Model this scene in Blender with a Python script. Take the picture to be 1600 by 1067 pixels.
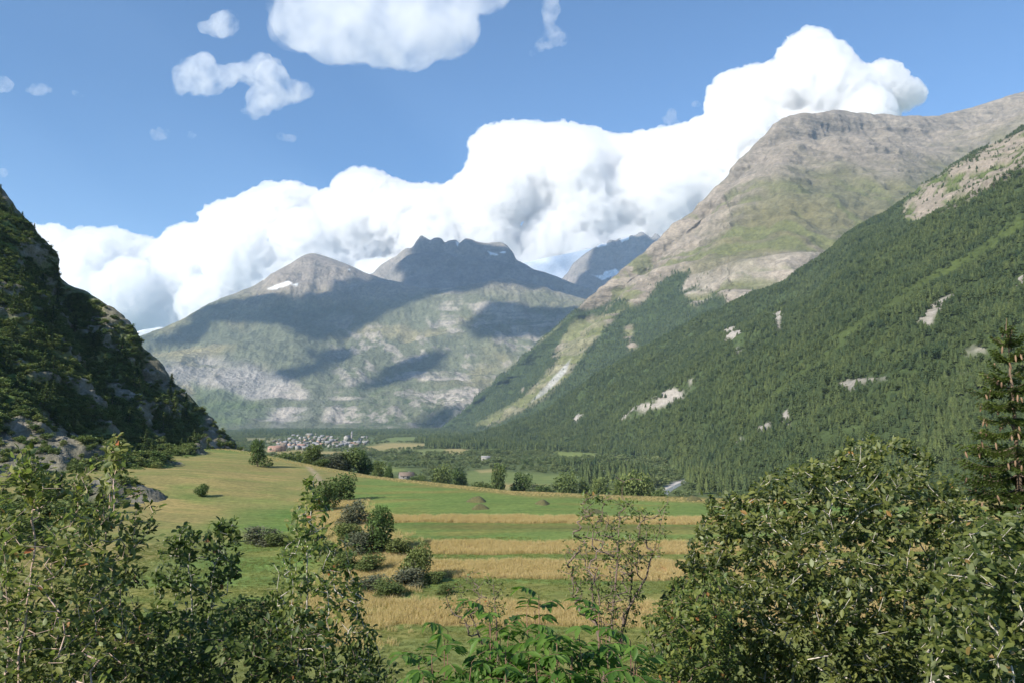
import bpy, math, random
import numpy as np
from mathutils import Vector, Matrix

# ------------------------------------------------------------------ clearing
for _o in list(bpy.data.objects):
    bpy.data.objects.remove(_o)
scene = bpy.context.scene
COL = scene.collection

# ------------------------------------------------------------------ camera
F_PX = 1200.0                       # focal length in pixels of the 1600 px wide photograph
HORIZON = 655.0
PITCH = math.atan((HORIZON - 533.5) / F_PX)
cam_data = bpy.data.cameras.new('camera')
cam_data.sensor_width = 36.0
cam_data.lens = 36.0 * F_PX / 1600.0
cam_data.clip_start = 0.1
cam_data.clip_end = 90000.0
cam = bpy.data.objects.new('camera', cam_data)
COL.objects.link(cam)
cam.location = (0, 0, 0)
cam.rotation_euler = (math.pi / 2 + PITCH, 0, 0)
scene.camera = cam

# ------------------------------------------------------------------ sky and sun
SUN_EL = math.radians(33.0)
SUN_H = Vector((-0.71, -0.70)).normalized()          # horizontal direction TOWARDS the sun
SUN = Vector((SUN_H.x * math.cos(SUN_EL), SUN_H.y * math.cos(SUN_EL), math.sin(SUN_EL)))
world = bpy.data.worlds.new('World')
scene.world = world
world.use_nodes = True
wn = world.node_tree
bg = wn.nodes['Background']
sky = wn.nodes.new('ShaderNodeTexSky')
sky.sky_type = 'NISHITA'
sky.sun_disc = False
sky.sun_elevation = SUN_EL
sky.sun_rotation = math.atan2(SUN_H.x, SUN_H.y)
sky.altitude = 1800.0
sky.air_density = 1.1
sky.dust_density = 0.0
sky.ozone_density = 3.5
hs = wn.nodes.new('ShaderNodeHueSaturation'); hs.inputs['Saturation'].default_value = 1.14
wn.links.new(sky.outputs[0], hs.inputs['Color']); wn.links.new(hs.outputs[0], bg.inputs['Color'])
bg.inputs['Strength'].default_value = 0.092
sun_data = bpy.data.lights.new('sun', 'SUN')
sun_data.energy = 4.9
sun_data.angle = math.radians(0.55)
sun_data.color = (1.0, 0.93, 0.82)
sun = bpy.data.objects.new('sun', sun_data)
COL.objects.link(sun)
sun.rotation_euler = SUN.to_track_quat('Z', 'Y').to_euler()
scene.view_settings.view_transform = 'Standard'
scene.view_settings.look = 'None'
scene.view_settings.exposure = 0.95
scene.view_settings.gamma = 1.0
scene.view_settings.use_curve_mapping = False
cy = scene.cycles
cy.max_bounces = 16
cy.diffuse_bounces = 3
cy.glossy_bounces = 2
cy.transmission_bounces = 4
cy.transparent_max_bounces = 16
cy.volume_bounces = 14
cy.sample_clamp_indirect = 4.0
cy.use_denoising = True
try:
    cy.denoiser = 'OPENIMAGEDENOISE'
except Exception:
    pass
cy.use_adaptive_sampling = True
cy.volume_step_rate = 0.3
cy.volume_max_steps = 256
cy.adaptive_threshold = 0.008

# ------------------------------------------------------------------ projection helpers
CP, SP = math.cos(PITCH), math.sin(PITCH)

def at(px, py, Y):
    """world point seen at pixel (px, py) of the photograph, Y metres in front of the camera (numpy ok)"""
    u = (np.asarray(px, float) - 800.0) / F_PX
    v = (533.5 - np.asarray(py, float)) / F_PX
    dx, dy, dz = u, CP - v * SP, SP + v * CP
    k = np.asarray(Y, float) / dy
    return np.stack(np.broadcast_arrays(dx * k, dy * k, dz * k), -1)

def to_px(P):
    P = np.asarray(P, float)
    x, y, z = P[..., 0], P[..., 1], P[..., 2]
    d = y * CP + z * SP
    d = np.where(np.abs(d) < 1e-6, 1e-6, d)
    v = (-y * SP + z * CP) / d
    return 800.0 + F_PX * x / d, 533.5 - F_PX * v, d

# ------------------------------------------------------------------ numpy noise
_rs = np.random.RandomState(7)
_perm = np.tile(_rs.permutation(256), 3)
_g = _rs.normal(size=(256, 3)); _g /= np.linalg.norm(_g, axis=1)[:, None]

def noise3(p, seed=0):
    p = np.asarray(p, float) + seed * 37.13
    i = np.floor(p).astype(np.int64); f = p - i
    i &= 255
    w = f * f * f * (f * (f * 6 - 15) + 10)
    out = 0
    for a in (0, 1):
        for b in (0, 1):
            for c in (0, 1):
                h = _perm[_perm[_perm[i[..., 0] + a] + i[..., 1] + b] + i[..., 2] + c]
                g = _g[h]
                d = g[..., 0] * (f[..., 0] - a) + g[..., 1] * (f[..., 1] - b) + g[..., 2] * (f[..., 2] - c)
                wx = w[..., 0] if a else 1 - w[..., 0]
                wy = w[..., 1] if b else 1 - w[..., 1]
                wz = w[..., 2] if c else 1 - w[..., 2]
                out = out + d * wx * wy * wz
    return out * 1.5

def fbm(p, freq=1.0, octaves=4, seed=0, ridged=False, gain=0.5):
    p = np.asarray(p, float)
    tot, amp, nrm = 0, 1.0, 0
    for o in range(octaves):
        n = noise3(p * (freq * 2.03 ** o), seed + o)
        if ridged:
            n = 0.5 - 2.0 * np.abs(n)
        tot = tot + n * amp; nrm += amp; amp *= gain
    return tot / nrm

def sstep(a, b, x):
    t = np.clip((np.asarray(x, float) - a) / (b - a), 0, 1)
    return t * t * (3 - 2 * t)

def poly_sd(px, py, poly):
    """signed distance to a polygon, positive inside"""
    px = np.asarray(px, float); py = np.asarray(py, float)
    best = np.full(px.shape, 1e18); inside = np.zeros(px.shape, bool)
    n = len(poly)
    for i in range(n):
        ax, ay = poly[i]; bx, by = poly[(i + 1) % n]
        ex, ey = bx - ax, by - ay
        t = np.clip(((px - ax) * ex + (py - ay) * ey) / (ex * ex + ey * ey + 1e-9), 0, 1)
        d = (px - ax - t * ex) ** 2 + (py - ay - t * ey) ** 2
        best = np.minimum(best, d)
        c = ((ay > py) != (by > py))
        with np.errstate(divide='ignore', invalid='ignore'):
            xi = ex * (py - ay) / (ey if ey != 0 else 1e-9) + ax
        inside ^= c & (px < xi)
    d = np.sqrt(best)
    return np.where(inside, d, -d)

# ------------------------------------------------------------------ object helpers
def tag(o, label=None, cat=None, group=None, kind=None):
    if label: o['label'] = label
    if cat: o['category'] = cat
    if group: o['group'] = group
    if kind: o['kind'] = kind
    return o

def link(name, data, parent=None, loc=None, rot=None, scale=None):
    o = bpy.data.objects.new(name, data)
    COL.objects.link(o)
    if parent is not None: o.parent = parent
    if loc is not None: o.location = loc
    if rot is not None: o.rotation_euler = rot
    if scale is not None: o.scale = (scale,) * 3 if np.isscalar(scale) else scale
    return o

def mesh_np(name, verts, faces, mats=(), smooth=False, col=None, rnd=None, mat_idx=None):
    """faces: int array (n,3) or (n,4), or a list of arrays of those"""
    me = bpy.data.meshes.new(name)
    verts = np.asarray(verts, np.float32)
    fl = [np.asarray(f, np.int32) for f in (faces if isinstance(faces, list) else [faces]) if len(f)]
    loops = np.concatenate([f.ravel() for f in fl])
    sizes = np.concatenate([np.full(len(f), f.shape[1], np.int32) for f in fl])
    starts = np.concatenate([[0], np.cumsum(sizes)[:-1]]).astype(np.int32)
    me.vertices.add(len(verts)); me.vertices.foreach_set('co', verts.ravel())
    me.loops.add(len(loops)); me.loops.foreach_set('vertex_index', loops)
    me.polygons.add(len(sizes)); me.polygons.foreach_set('loop_start', starts)
    try: me.polygons.foreach_set('loop_total', sizes)
    except Exception: pass
    for m in mats: me.materials.append(m)
    if mat_idx is not None: me.polygons.foreach_set('material_index', np.asarray(mat_idx, np.int32))
    if smooth: me.polygons.foreach_set('use_smooth', np.ones(len(sizes), bool))
    if col is not None:
        a = me.attributes.new('Col', 'FLOAT_COLOR', 'POINT')
        c = np.ones((len(verts), 4), np.float32); c[:, :3] = col
        a.data.foreach_set('color', c.ravel())
    if rnd is not None:
        a = me.attributes.new('rnd', 'FLOAT', 'POINT')
        a.data.foreach_set('value', np.asarray(rnd, np.float32).ravel())
    me.update(calc_edges=True)
    return me

def grid_faces(nr, nc, flip=False):
    i = np.arange(nr * nc).reshape(nr, nc)
    f = np.stack([i[:-1, :-1], i[:-1, 1:], i[1:, 1:], i[1:, :-1]], -1).reshape(-1, 4)
    return f[:, ::-1] if flip else f

# ------------------------------------------------------------------ material helper
class NT:
    def __init__(self, name):
        self.m = bpy.data.materials.new(name); self.m.use_nodes = True
        self.t = self.m.node_tree; self.t.nodes.clear()
        self.out = self.t.nodes.new('ShaderNodeOutputMaterial')
    def n(self, typ, **kw):
        nd = self.t.nodes.new(typ)
        for k, v in kw.items():
            if k.startswith('_'): nd.inputs[k[1:]].default_value = v
            else: setattr(nd, k, v)
        return nd
    def l(self, a, b): self.t.links.new(a, b)
    def noise(self, scale, detail=4, rough=0.55, vec=None, dist=0.0):
        nd = self.n('ShaderNodeTexNoise')
        nd.inputs['Scale'].default_value = scale; nd.inputs['Detail'].default_value = detail
        nd.inputs['Roughness'].default_value = rough; nd.inputs['Distortion'].default_value = dist
        if vec is not None: self.l(vec, nd.inputs['Vector'])
        return nd.outputs['Fac']
    def ramp(self, fac, stops):
        r = self.n('ShaderNodeValToRGB'); e = r.color_ramp.elements
        while len(e) < len(stops): e.new(0.5)
        for el, (p, c) in zip(e, stops):
            el.position = p; el.color = (c, c, c, 1) if np.isscalar(c) else (*c, 1)
        self.l(fac, r.inputs[0]); return r.outputs[0]
    def mixc(self, a, b, fac, mode='MIX'):
        m = self.n('ShaderNodeMix', data_type='RGBA', blend_type=mode)
        for s, v in ((m.inputs[0], fac), (m.inputs[6], a), (m.inputs[7], b)):
            if hasattr(v, 'is_output'): self.l(v, s)
            elif np.isscalar(v): s.default_value = v
            else: s.default_value = (*v, 1)
        return m.outputs[2]
    def math(self, op, a, b=None):
        m = self.n('ShaderNodeMath', operation=op)
        for s, v in zip(m.inputs, (a, b)):
            if v is None: continue
            if hasattr(v, 'is_output'): self.l(v, s)
            else: s.default_value = v
        return m.outputs[0]

def M_simple(name, c, rough=0.8, var=0.25, scale=3.0, metal=0.0):
    t = NT(name); b = t.n('ShaderNodeBsdfPrincipled', _Roughness=rough, _Metallic=metal)
    tc = t.n('ShaderNodeTexCoord').outputs['Object']
    f = t.noise(scale, 5, 0.6, tc)
    k = t.ramp(f, [(0.3, 1 - var), (0.7, 1 + var)])
    t.l(t.mixc(c, k, 1.0, 'MULTIPLY'), b.inputs['Base Color'])
    t.l(b.outputs[0], t.out.inputs[0]); return t.m

def M_terrain(name, s_fine, s_mid, bump_d, amp=0.35, stretch=(1, 1, 1)):
    """vertex colour x fractal grain, with fine relief"""
    t = NT(name); b = t.n('ShaderNodeBsdfPrincipled', _Roughness=0.95)
    b.inputs['Specular IOR Level'].default_value = 0.15
    at_ = t.n('ShaderNodeAttribute', attribute_name='Col').outputs['Color']
    tc = t.n('ShaderNodeTexCoord').outputs['Object']
    mp = t.n('ShaderNodeMapping'); mp.inputs['Scale'].default_value = stretch; t.l(tc, mp.inputs[0])
    a = t.noise(s_fine, 6, 0.65, mp.outputs[0]); c = t.noise(s_mid, 5, 0.6, mp.outputs[0], 0.4)
    ka = t.ramp(a, [(0.28, 1 - amp), (0.72, 1 + amp)])
    kc = t.ramp(c, [(0.3, (1 - amp * .8, 1 - amp * .75, 1 - amp * .9)), (0.7, (1 + amp * .8, 1 + amp * .72, 1 + amp * .6))])
    t.l(t.mixc(t.mixc(at_, ka, 1.0, 'MULTIPLY'), kc, 1.0, 'MULTIPLY'), b.inputs['Base Color'])
    bp = t.n('ShaderNodeBump', _Strength=0.9, _Distance=bump_d)
    t.l(a, bp.inputs['Height']); t.l(bp.outputs[0], b.inputs['Normal'])
    t.l(b.outputs[0], t.out.inputs[0]); return t.m
ADJ = {'central_mountain': [[150.0, 195.0, 228.0, 260.0, 300.0, 340.0, 380.0, 420.0, 450.0, 470.0, 487.0, 510.0, 545.0, 570.0, 600.0, 640.0, 690.0, 740.0, 785.0, 830.0, 880.0, 930.0, 1010.0], [20.2, 21.4, 10.6, 10.0, 13.2, 12.0, 9.5, 12.2, 6.4, 3.7, 3.4, 1.7, 2.7, 3.8, 4.5, 6.9, 8.2, 10.3, 8.3, 5.8, 12.9, 13.7, 17.3]], 'jagged_peak': [[520.0, 560.0, 575.0, 588.0, 600.0, 615.0, 625.0, 637.0, 645.0, 650.0, 655.0, 660.0, 666.0, 675.0, 682.0, 690.0, 697.0, 705.0, 714.0, 720.0, 728.0, 736.0, 745.0, 758.0, 770.0, 785.0, 793.0, 800.0, 806.0, 815.0, 840.0, 880.0, 930.0], [5.5, 7.6, 6.9, 9.8, 8.2, 6.9, 9.4, 7.3, 11.2, 11.7, 11.0, 7.9, 4.9, 7.3, 7.2, 4.7, 6.7, 6.7, 5.6, 6.3, 6.3, 4.3, 3.1, 3.4, 3.9, 3.8, 3.2, 7.0, 7.0, 4.2, 3.2, 3.9, 3.7]], 'dark_shoulder': [[560.0, 585.0, 596.0, 602.0, 608.0, 618.0, 630.0, 641.0, 652.0, 670.0, 700.0, 740.0, 780.0, 830.0, 880.0, 930.0], [3.8, 3.0, 5.6, 5.8, 5.7, 5.3, 4.8, 4.2, 2.5, 2.7, 2.9, 3.3, 3.4, 2.9, 3.7, 3.1]], 'glacier': [[780.0, 800.0, 815.0, 830.0, 845.0, 865.0, 885.0, 905.0, 920.0, 935.0, 960.0, 1000.0], [2.4, 3.8, 2.2, 2.1, 2.4, 1.9, 2.4, 2.2, 2.3, 2.9, 2.7, 2.0]], 'ice_bound_peak': [[870.0, 885.0, 893.0, 898.0, 908.0, 918.0, 930.0, 938.0, 945.0, 952.0, 960.0, 966.0, 975.0, 984.0, 990.0, 998.0, 1003.0, 1009.0, 1016.0, 1022.0, 1028.0, 1040.0, 1080.0], [2.9, 2.6, 3.7, 3.7, 3.7, 3.5, 1.7, 2.1, 2.1, 4.1, 4.3, 4.3, 4.0, 2.8, 2.8, 1.2, 2.4, 2.4, 2.3, 3.1, 5.2, 4.7, 3.9]], 'far_snow_ridge': [[150.0, 190.0, 215.0, 228.0, 245.0, 262.0, 290.0, 340.0], [10.0, 7.9, 6.3, 4.6, 4.3, 1.7, 0.1, 0.0]], 'right_mountain': [[660.0, 680.0, 700.0, 730.0, 760.0, 790.0, 820.0, 850.0, 880.0, 905.0, 930.0, 960.0, 990.0, 1015.0, 1030.0, 1045.0, 1062.0, 1090.0, 1110.0, 1128.0, 1138.0, 1142.0, 1160.0, 1190.0, 1203.0, 1212.0, 1235.0, 1270.0, 1300.0, 1360.0, 1440.0, 1500.0, 1545.0, 1600.0], [15.3, 13.9, 20.1, 20.3, 19.8, 19.4, 22.2, 16.3, 14.4, 14.8, 17.3, 21.8, 22.6, 21.7, 18.6, 20.6, 15.8, 21.5, 18.9, 13.3, 14.5, 14.5, 11.0, 13.2, 16.1, 14.6, 12.4, 15.6, 12.8, 13.7, 13.1, 9.6, 10.9, 10.0]], 'forest_slope': [[700, 760, 820, 870, 905, 950, 1000, 1050, 1100, 1150, 1200, 1250, 1300, 1350, 1390, 1410, 1440, 1475, 1500, 1530, 1560, 1600], [2.4, 7.7, 4.0, 11.9, 6.7, 7.3, 11.6, 14.6, 11.7, 13.5, 9.9, 19.7, 15.8, 9.6, 11.7, 16.7, 22.9, 19.8, 17.1, 15.8, 18.3, 20.9]], 'left_hill': [[0.0, 22.0, 60.0, 85.0, 120.0, 150.0, 190.0, 203.0, 245.0, 300.0, 345.0, 372.0], [22.5, 21.2, 25.5, 49.1, 19.9, 18.3, 34.1, 47.1, 34.6, 16.9, 22.9, 34.0]]}
# ================================================================== MOUNTAINS AND GROUND
VALLEY = -65.0
TARGET = {}
def adj(name, x):
    a = ADJ.get(name)
    return np.interp(x, a[0], a[1]) if a else 0.0 * np.asarray(x, float)

def hermite(P, t, u):
    """non-uniform cubic Hermite through P[k] at t[k], sampled at u; P (K, ...)"""
    K = len(t); t = np.asarray(t, float)
    m = np.zeros_like(P)
    m[1:-1] = (P[2:] - P[:-2]) / (t[2:] - t[:-2]).reshape((-1,) + (1,) * (P.ndim - 1))
    m[0] = (P[1] - P[0]) / (t[1] - t[0]); m[-1] = (P[-1] - P[-2]) / (t[-1] - t[-2])
    k = np.clip(np.searchsorted(t, u, side='right') - 1, 0, K - 2)
    h = (t[k + 1] - t[k]); s = (u - t[k]) / h
    sh = (-1,) + (1,) * (P.ndim - 1); s = s.reshape(sh); h = h.reshape(sh)
    return ((2 * s**3 - 3 * s**2 + 1) * P[k] + (s**3 - 2 * s**2 + s) * h * m[k] +
            (-2 * s**3 + 3 * s**2) * P[k + 1] + (s**3 - s**2) * h * m[k + 1])

def net(P, nu, nv, vt=None, ut=None):
    """P (rows, cols, 3) control net -> (nv, nu, 3) smooth surface passing through it"""
    P = np.asarray(P, float)
    if vt is None: vt = np.arange(P.shape[0], dtype=float)
    u_t = np.asarray(ut if ut is not None else np.arange(P.shape[1]), float)
    rows = hermite(P, vt, np.linspace(vt[0], vt[-1], nv) if np.isscalar(nv) else nv)
    S = hermite(np.swapaxes(rows, 0, 1), u_t, np.linspace(u_t[0], u_t[-1], nu))
    return np.swapaxes(S, 0, 1)

def normals(S):
    a = np.gradient(S, axis=0); b = np.gradient(S, axis=1)
    n = np.cross(b, a); n /= np.linalg.norm(n, axis=-1, keepdims=True) + 1e-9
    if n[..., 2].mean() < 0: n = -n
    return n

SURF = {}
def add_surface(name, S, col, mat, **tags):
    nr, nc = S.shape[:2]
    f = grid_faces(nr, nc)
    a, b, c = S[0, 0], S[0, 1], S[1, 0]
    N = np.cross(np.gradient(S, axis=1), np.gradient(S, axis=0)).reshape(-1, 3).mean(0)
    if N[2] < 0: f = f[:, ::-1]
    me = mesh_np(name, S.reshape(-1, 3), f, [mat], True, col.reshape(-1, 3))
    o = link(name, me)
    tag(o, **tags)
    X, Yp, d = to_px(S)
    SURF[name] = (S, X, Yp, d)
    return o

def mixv(a, b, m):
    return a * (1 - m[..., None]) + np.asarray(b, float) * m[..., None]

ROCK = np.array((0.25, 0.215, 0.18)); PALE = np.array((0.40, 0.36, 0.32)); GREY = np.array((0.27, 0.27, 0.27))
MEADOW = np.array((0.135, 0.150, 0.055)); DRYG = np.array((0.22, 0.19, 0.085)); WOODF = np.array((0.045, 0.065, 0.024))
SNOW = np.array((0.8, 0.82, 0.85))

def strata(S, amp, freq, warp=30.0):
    """horizontal rock benches: height-dependent steps, warped"""
    z = S[..., 2] + warp * fbm(S, 1 / 400., 3, 91)
    return amp * fbm(np.stack([z * freq, S[..., 0] * freq * .06, S[..., 1] * freq * .06], -1), 1.0, 3, 17)

def densify(rows):
    return [list(map(tuple, r)) for r in rows]

def net_from(rows_px):
    """rows of (px, py, Y) -> control points"""
    return np.array([[at(*p) for p in r] for r in rows_px])

def resample(line, xs):
    """polyline (px,py[,Y]) sampled at fractions xs of its px-length"""
    L = np.array(line, float)
    d = np.r_[0, np.cumsum(np.hypot(*(np.diff(L[:, :2], axis=0)).T))]; d /= d[-1]
    return np.stack([np.interp(xs, d, L[:, k]) for k in range(L.shape[1])], -1)

# ---------------- central massif
cx = np.array([150, 195, 228, 260, 300, 340, 380, 420, 450, 470, 487, 510, 545, 570, 600, 640, 690, 740, 785, 830, 880, 930, 1010], float)
cyy = np.array([560, 538, 521, 510, 490, 468, 453, 430, 414, 401, 395, 401, 414, 426, 436, 446, 450, 444, 433, 443, 458, 470, 480], float)
TARGET['central_mountain'] = np.stack([cx, cyy], -1)
cY = np.interp(cx, [150, 228, 340, 487, 570, 650, 785, 1010], [6000, 6500, 7100, 7700, 7800, 7500, 7300, 6900])
cyy = cyy + adj('central_mountain', cx)
crest = np.stack([cx, cyy, cY], -1)
cK = len(cx)
mid1 = np.stack([cx, np.interp(cx, [150, 300, 440, 560, 640, 690, 800, 1010], [585, 545, 500, 520, 510, 500, 505, 520]), np.interp(cx, [150, 400, 560, 700, 1010], [5700, 6350, 6500, 6350, 6100])], -1)
mid2 = np.stack([cx, np.interp(cx, [150, 260, 440, 560, 700, 1010], [600, 568, 575, 570, 575, 580]), np.interp(cx, [150, 400, 560, 700, 1010], [5400, 5650, 5850, 5700, 5500])], -1)
mid3 = np.stack([cx, np.interp(cx, [150, 260, 440, 560, 700, 1010], [632, 620, 630, 628, 628, 630]), np.interp(cx, [150, 400, 560, 700, 1010], [5000, 5150, 5200, 5050, 4950])], -1)
foot = np.stack([cx, np.full(cK, 672.0), np.full(cK, 4650.0)], -1)
Pc = net_from([crest, mid1, mid2, mid3, foot])
back = Pc[0] + np.array([-200, 1800, -900.0])
under = Pc[-1] + np.array([0, -60, -30.0])
Pc = np.concatenate([back[None], Pc, under[None]])
S = net(Pc, 620, np.r_[np.linspace(0, 1, 12)[:-1], np.linspace(1, 5, 330), 5.5, 6.0], vt=[0, 1, 2, 3, 4, 5, 6], ut=cx)
N = normals(S)
vrow = np.r_[np.linspace(0, 1, 12)[:-1], np.linspace(1, 5, 330), 5.5, 6.0]
fade = np.clip(np.abs(vrow - 1) * 2.2, 0.10, 1) * np.clip((5.4 - vrow) * 1.2, 0.05, 1)
S = S + N * (fade[:, None] * (120 * fbm(S, 1 / 900., 6, 3, ridged=True) + 26 * fbm(S, 1 / 170., 4, 8)))[..., None]
# gullies running down the slope
gl = fbm(np.stack([S[..., 0] / 210. + S[..., 2] / 900., S[..., 1] / 1500., S[..., 2] / 1400.], -1), 1.0, 4, 23, ridged=True)
S = S + N * (fade[:, None] * 24 * gl)[..., None]
X, Yp, D = to_px(S)
zz = S[..., 2]
wq = fbm(np.stack([(S[..., 0] + S[..., 2] * 1.2) / 90., S[..., 1] / 900., (S[..., 2] - S[..., 0] * .5) / 420.], -1), 1., 3, 37); w1 = fbm(S, 1 / 250., 5, 31); w2 = fbm(S, 1 / 700., 4, 44)
st = strata(S, 1, 1 / 70.)
MEADF = np.array((.106, .116, .072))
col = np.tile(MEADF, S.shape[:2] + (1,))
col = mixv(col, DRYG * (.9, .95, 1.2), sstep(0.0, 0.35, w2))
col = mixv(col, ROCK * (0.9, .92, .95), sstep(-40, 30, 430 - Yp + 0 * zz + 14 * w1 + 0) * 0 + sstep(900, 1350, zz + 250 * w2 + 120 * w1))
face = sstep(-14, 14, poly_sd(X, Yp, [(240, 575), (330, 562), (420, 572), (455, 600), (480, 640), (440, 668), (390, 668), (300, 610)]) + 26 * w1)
col = mixv(col, PALE * (0.66, .69, .73), face * .9 * sstep(-0.25, 0.1, st + 0.7 * w1 + .12))
rk2 = sstep(0.05, 0.25, w1 + 0.22 * st + 0.1 * w2 + .5 * wq) * sstep(470, 520, Yp) * sstep(480, 560, X)
col = mixv(col, PALE * (0.70, .70, .71), rk2 * 0.7)
for poly in ([(640, 560), (760, 610), (760, 640), (720, 650), (650, 600)], [(690, 450), (700, 440), (720, 465), (705, 520), (690, 505)],
             [(520, 600), (560, 595), (575, 640), (545, 665), (510, 655)], [(430, 610), (470, 600), (470, 640), (430, 665)],
             [(720, 460), (800, 475), (860, 500), (840, 520), (740, 490)]):
    col = mixv(col, PALE * 0.80, sstep(-8, 8, poly_sd(X, Yp, poly) + 22 * w1) * sstep(-.25, .05, st + .4 * w1) * 0.85)
woodp = sstep(-8, 8, poly_sd(X, Yp, [(300, 600), (350, 610), (430, 640), (380, 665), (300, 665)]) + 20 * w1)
col = mixv(col, MEADOW * (.55, .7, .6), woodp * .8)
wh = fbm(S, 1 / 40., 3, 78)
col = col * (1 + .4 * np.clip(wh, -1, 1))[..., None]
scrub = sstep(.05, .25, fbm(S, 1 / 55., 3, 77)) * sstep(560, 640, Yp) * sstep(480, 560, X)
col = mixv(col, WOODF * 1.2, scrub * .75)
for poly in ([(418, 452), (430, 447), (450, 440), (456, 443), (430, 452)], [(455, 446), (466, 443), (465, 447)], [(405, 437), (412, 434), (413, 437)], [(542, 421), (547, 420), (548, 424)]):
    col = mixv(col, SNOW, sstep(-1.2, 1.2, poly_sd(X, Yp, poly) + 2.0 * w1))
M_C = M_terrain('alpine massif surface', 1 / 22., 1 / 130., 22.0, 0.30)
add_surface('central_mountain', S, col, M_C, label='broad grassy and rocky massif with a cliff band behind the village', cat='mountain', kind='structure')

def ridge_mass(name, line, Y0, Y1, depth, drop, res, palette, mat, label, amp=60, seed=5, snow=()):
    L = np.array(line, float); xs = L[:, 0]; TARGET[name] = L.copy(); L[:, 1] += adj(name, xs)
    Yc = np.interp(xs, [xs[0], xs[-1]], [Y0, Y1])
    top = np.array([at(a, b, c) for a, b, c in zip(L[:, 0], L[:, 1], Yc)])
    bk = top + np.array([0, depth, -drop * .8]); md = top + np.array([0, -depth * .35, -drop * .42]); ft = top + np.array([0, -depth * .9, -drop])
    P = np.stack([bk, top, md, ft])
    vr = np.r_[np.linspace(0, 1, 10)[:-1], np.linspace(1, 3, res[1])]
    S = net(P, res[0], vr, vt=[0, 1, 2, 3], ut=xs)
    N = normals(S)
    fd = np.clip(np.abs(vr - 1) * 3, .12, 1)
    S = S + N * (fd[:, None] * amp * fbm(S, 1 / 500., 6, seed, ridged=True))[..., None]
    X, Yp, D = to_px(S)
    w = fbm(S, 1 / 200., 5, seed + 9)
    c = np.tile(np.asarray(palette[0], float), S.shape[:2] + (1,))
    c = mixv(c, palette[1], sstep(-.1, .3, w))
    for poly in snow:
        c = mixv(c, SNOW, sstep(-1, 1, poly_sd(X, Yp, poly) + 3 * w))
    return add_surface(name, S, c, mat, label=label, cat='mountain', kind='structure')

M_peak = M_terrain('high rock', 1 / 35., 1 / 160., 30.0, 0.3)
ridge_mass('jagged_peak', [(520, 455), (560, 438), (575, 428), (588, 421), (600, 410), (615, 402), (625, 395), (637, 386), (645, 381), (650, 378), (655, 370), (660, 366.5), (666, 372), (675, 374), (682, 370), (690, 373), (697, 378), (705, 375), (714, 375), (720, 378), (728, 372), (736, 374), (745, 378), (758, 380), (770, 379), (785, 379), (793, 384), (800, 392), (806, 402), (815, 410), (840, 424), (880, 440), (930, 456)],
           9200, 9000, 1500, 1100, (420, 110), ((0.20, .185, .17), (0.25, .23, .21)), M_peak, 'dark jagged rock peak rising behind the grassy massif', snow=[[(712, 378), (717, 379), (715, 386)], [(762, 393), (776, 397), (778, 399), (766, 398)], [(782, 395), (790, 393), (790, 396)], [(702, 409), (705, 409), (705, 413)]])
ridge_mass('dark_shoulder', [(560, 470), (585, 452), (596, 441), (602, 431), (608, 424), (618, 413), (630, 404), (641, 397), (652, 396), (670, 393), (700, 396), (740, 402), (780, 408), (830, 420), (880, 436), (930, 455)],
           8500, 8300, 900, 700, (260, 70), ((0.16, .155, .15), (0.20, .19, .175)), M_peak, 'rounded dark rock shoulder below the jagged peak', amp=40, seed=12)
ridge_mass('glacier', [(780, 420), (800, 408), (815, 411), (830, 409), (845, 405), (865, 401), (885, 397), (905, 393), (920, 389), (935, 388), (960, 392), (1000, 400)],
           10800, 10800, 900, 800, (200, 80), ((.78, .84, .90), (.88, .91, .94)), M_terrain('glacier ice', 1 / 30., 1 / 200., 6.0, 0.10), 'pale blue glacier tongue hanging between two dark peaks', amp=25, seed=21)
ridge_mass('ice_bound_peak', [(870, 442), (885, 428), (893, 415), (898, 409), (908, 401), (918, 394), (930, 386), (938, 382), (945, 381), (952, 374), (960, 376), (966, 373), (975, 372), (984, 368), (990, 368), (998, 364), (1003, 362), (1009, 366), (1016, 371), (1022, 365), (1028, 366), (1040, 378), (1080, 400)],
           9900, 9700, 1100, 800, (300, 80), ((0.19, .18, .175), (0.24, .22, .21)), M_peak, 'dark blue shadowed peak on the far side of the glacier', seed=33, snow=[[(930, 385), (945, 380), (948, 383), (934, 388)], [(968, 374), (983, 370), (982, 374), (972, 379)], [(945, 425), (962, 420), (970, 428), (940, 436)], [(925, 430), (960, 432), (940, 438)]])
ridge_mass('far_snow_ridge', [(150, 560), (190, 530), (215, 518), (228, 514), (245, 511), (262, 512), (290, 530), (340, 560)], 11000, 11000, 1500, 900, (100, 30),
           ((.5, .52, .55), (.65, .68, .72)), M_peak, 'faint snowy ridge showing left of the massif', amp=20, seed=41)

# ---------------- big mountain on the right
rl = [(660, 680, 4700), (680, 671, 4600), (700, 659, 4560), (730, 635, 4500), (760, 606, 4430), (790, 580, 4370), (820, 552, 4300), (850, 526, 4240), (880, 501, 4190), (905, 480, 4150), (930, 456, 4150), (960, 431, 4160), (990, 405, 4180),
      (1015, 386, 4200), (1030, 371, 4220), (1045, 355, 4240), (1062, 343, 4260), (1090, 319, 4290), (1110, 299, 4320), (1128, 284, 4340), (1138, 272, 4350), (1142, 261, 4360), (1160, 244, 4400), (1190, 215, 4450), (1203, 200, 4480), (1212, 190, 4500), (1235, 180, 4550), (1270, 177, 4620), (1300, 171.5, 4680),
      (1360, 177.5, 4800), (1440, 181, 4900), (1500, 173, 5000), (1545, 160, 5050), (1600, 141, 5100), (1680, 110, 5150), (1850, 60, 5200)]
TARGET['right_mountain'] = np.array(rl); rl = [(a, b + float(adj('right_mountain', a)), c) for a, b, c in rl]
RL = np.array(rl)
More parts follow.
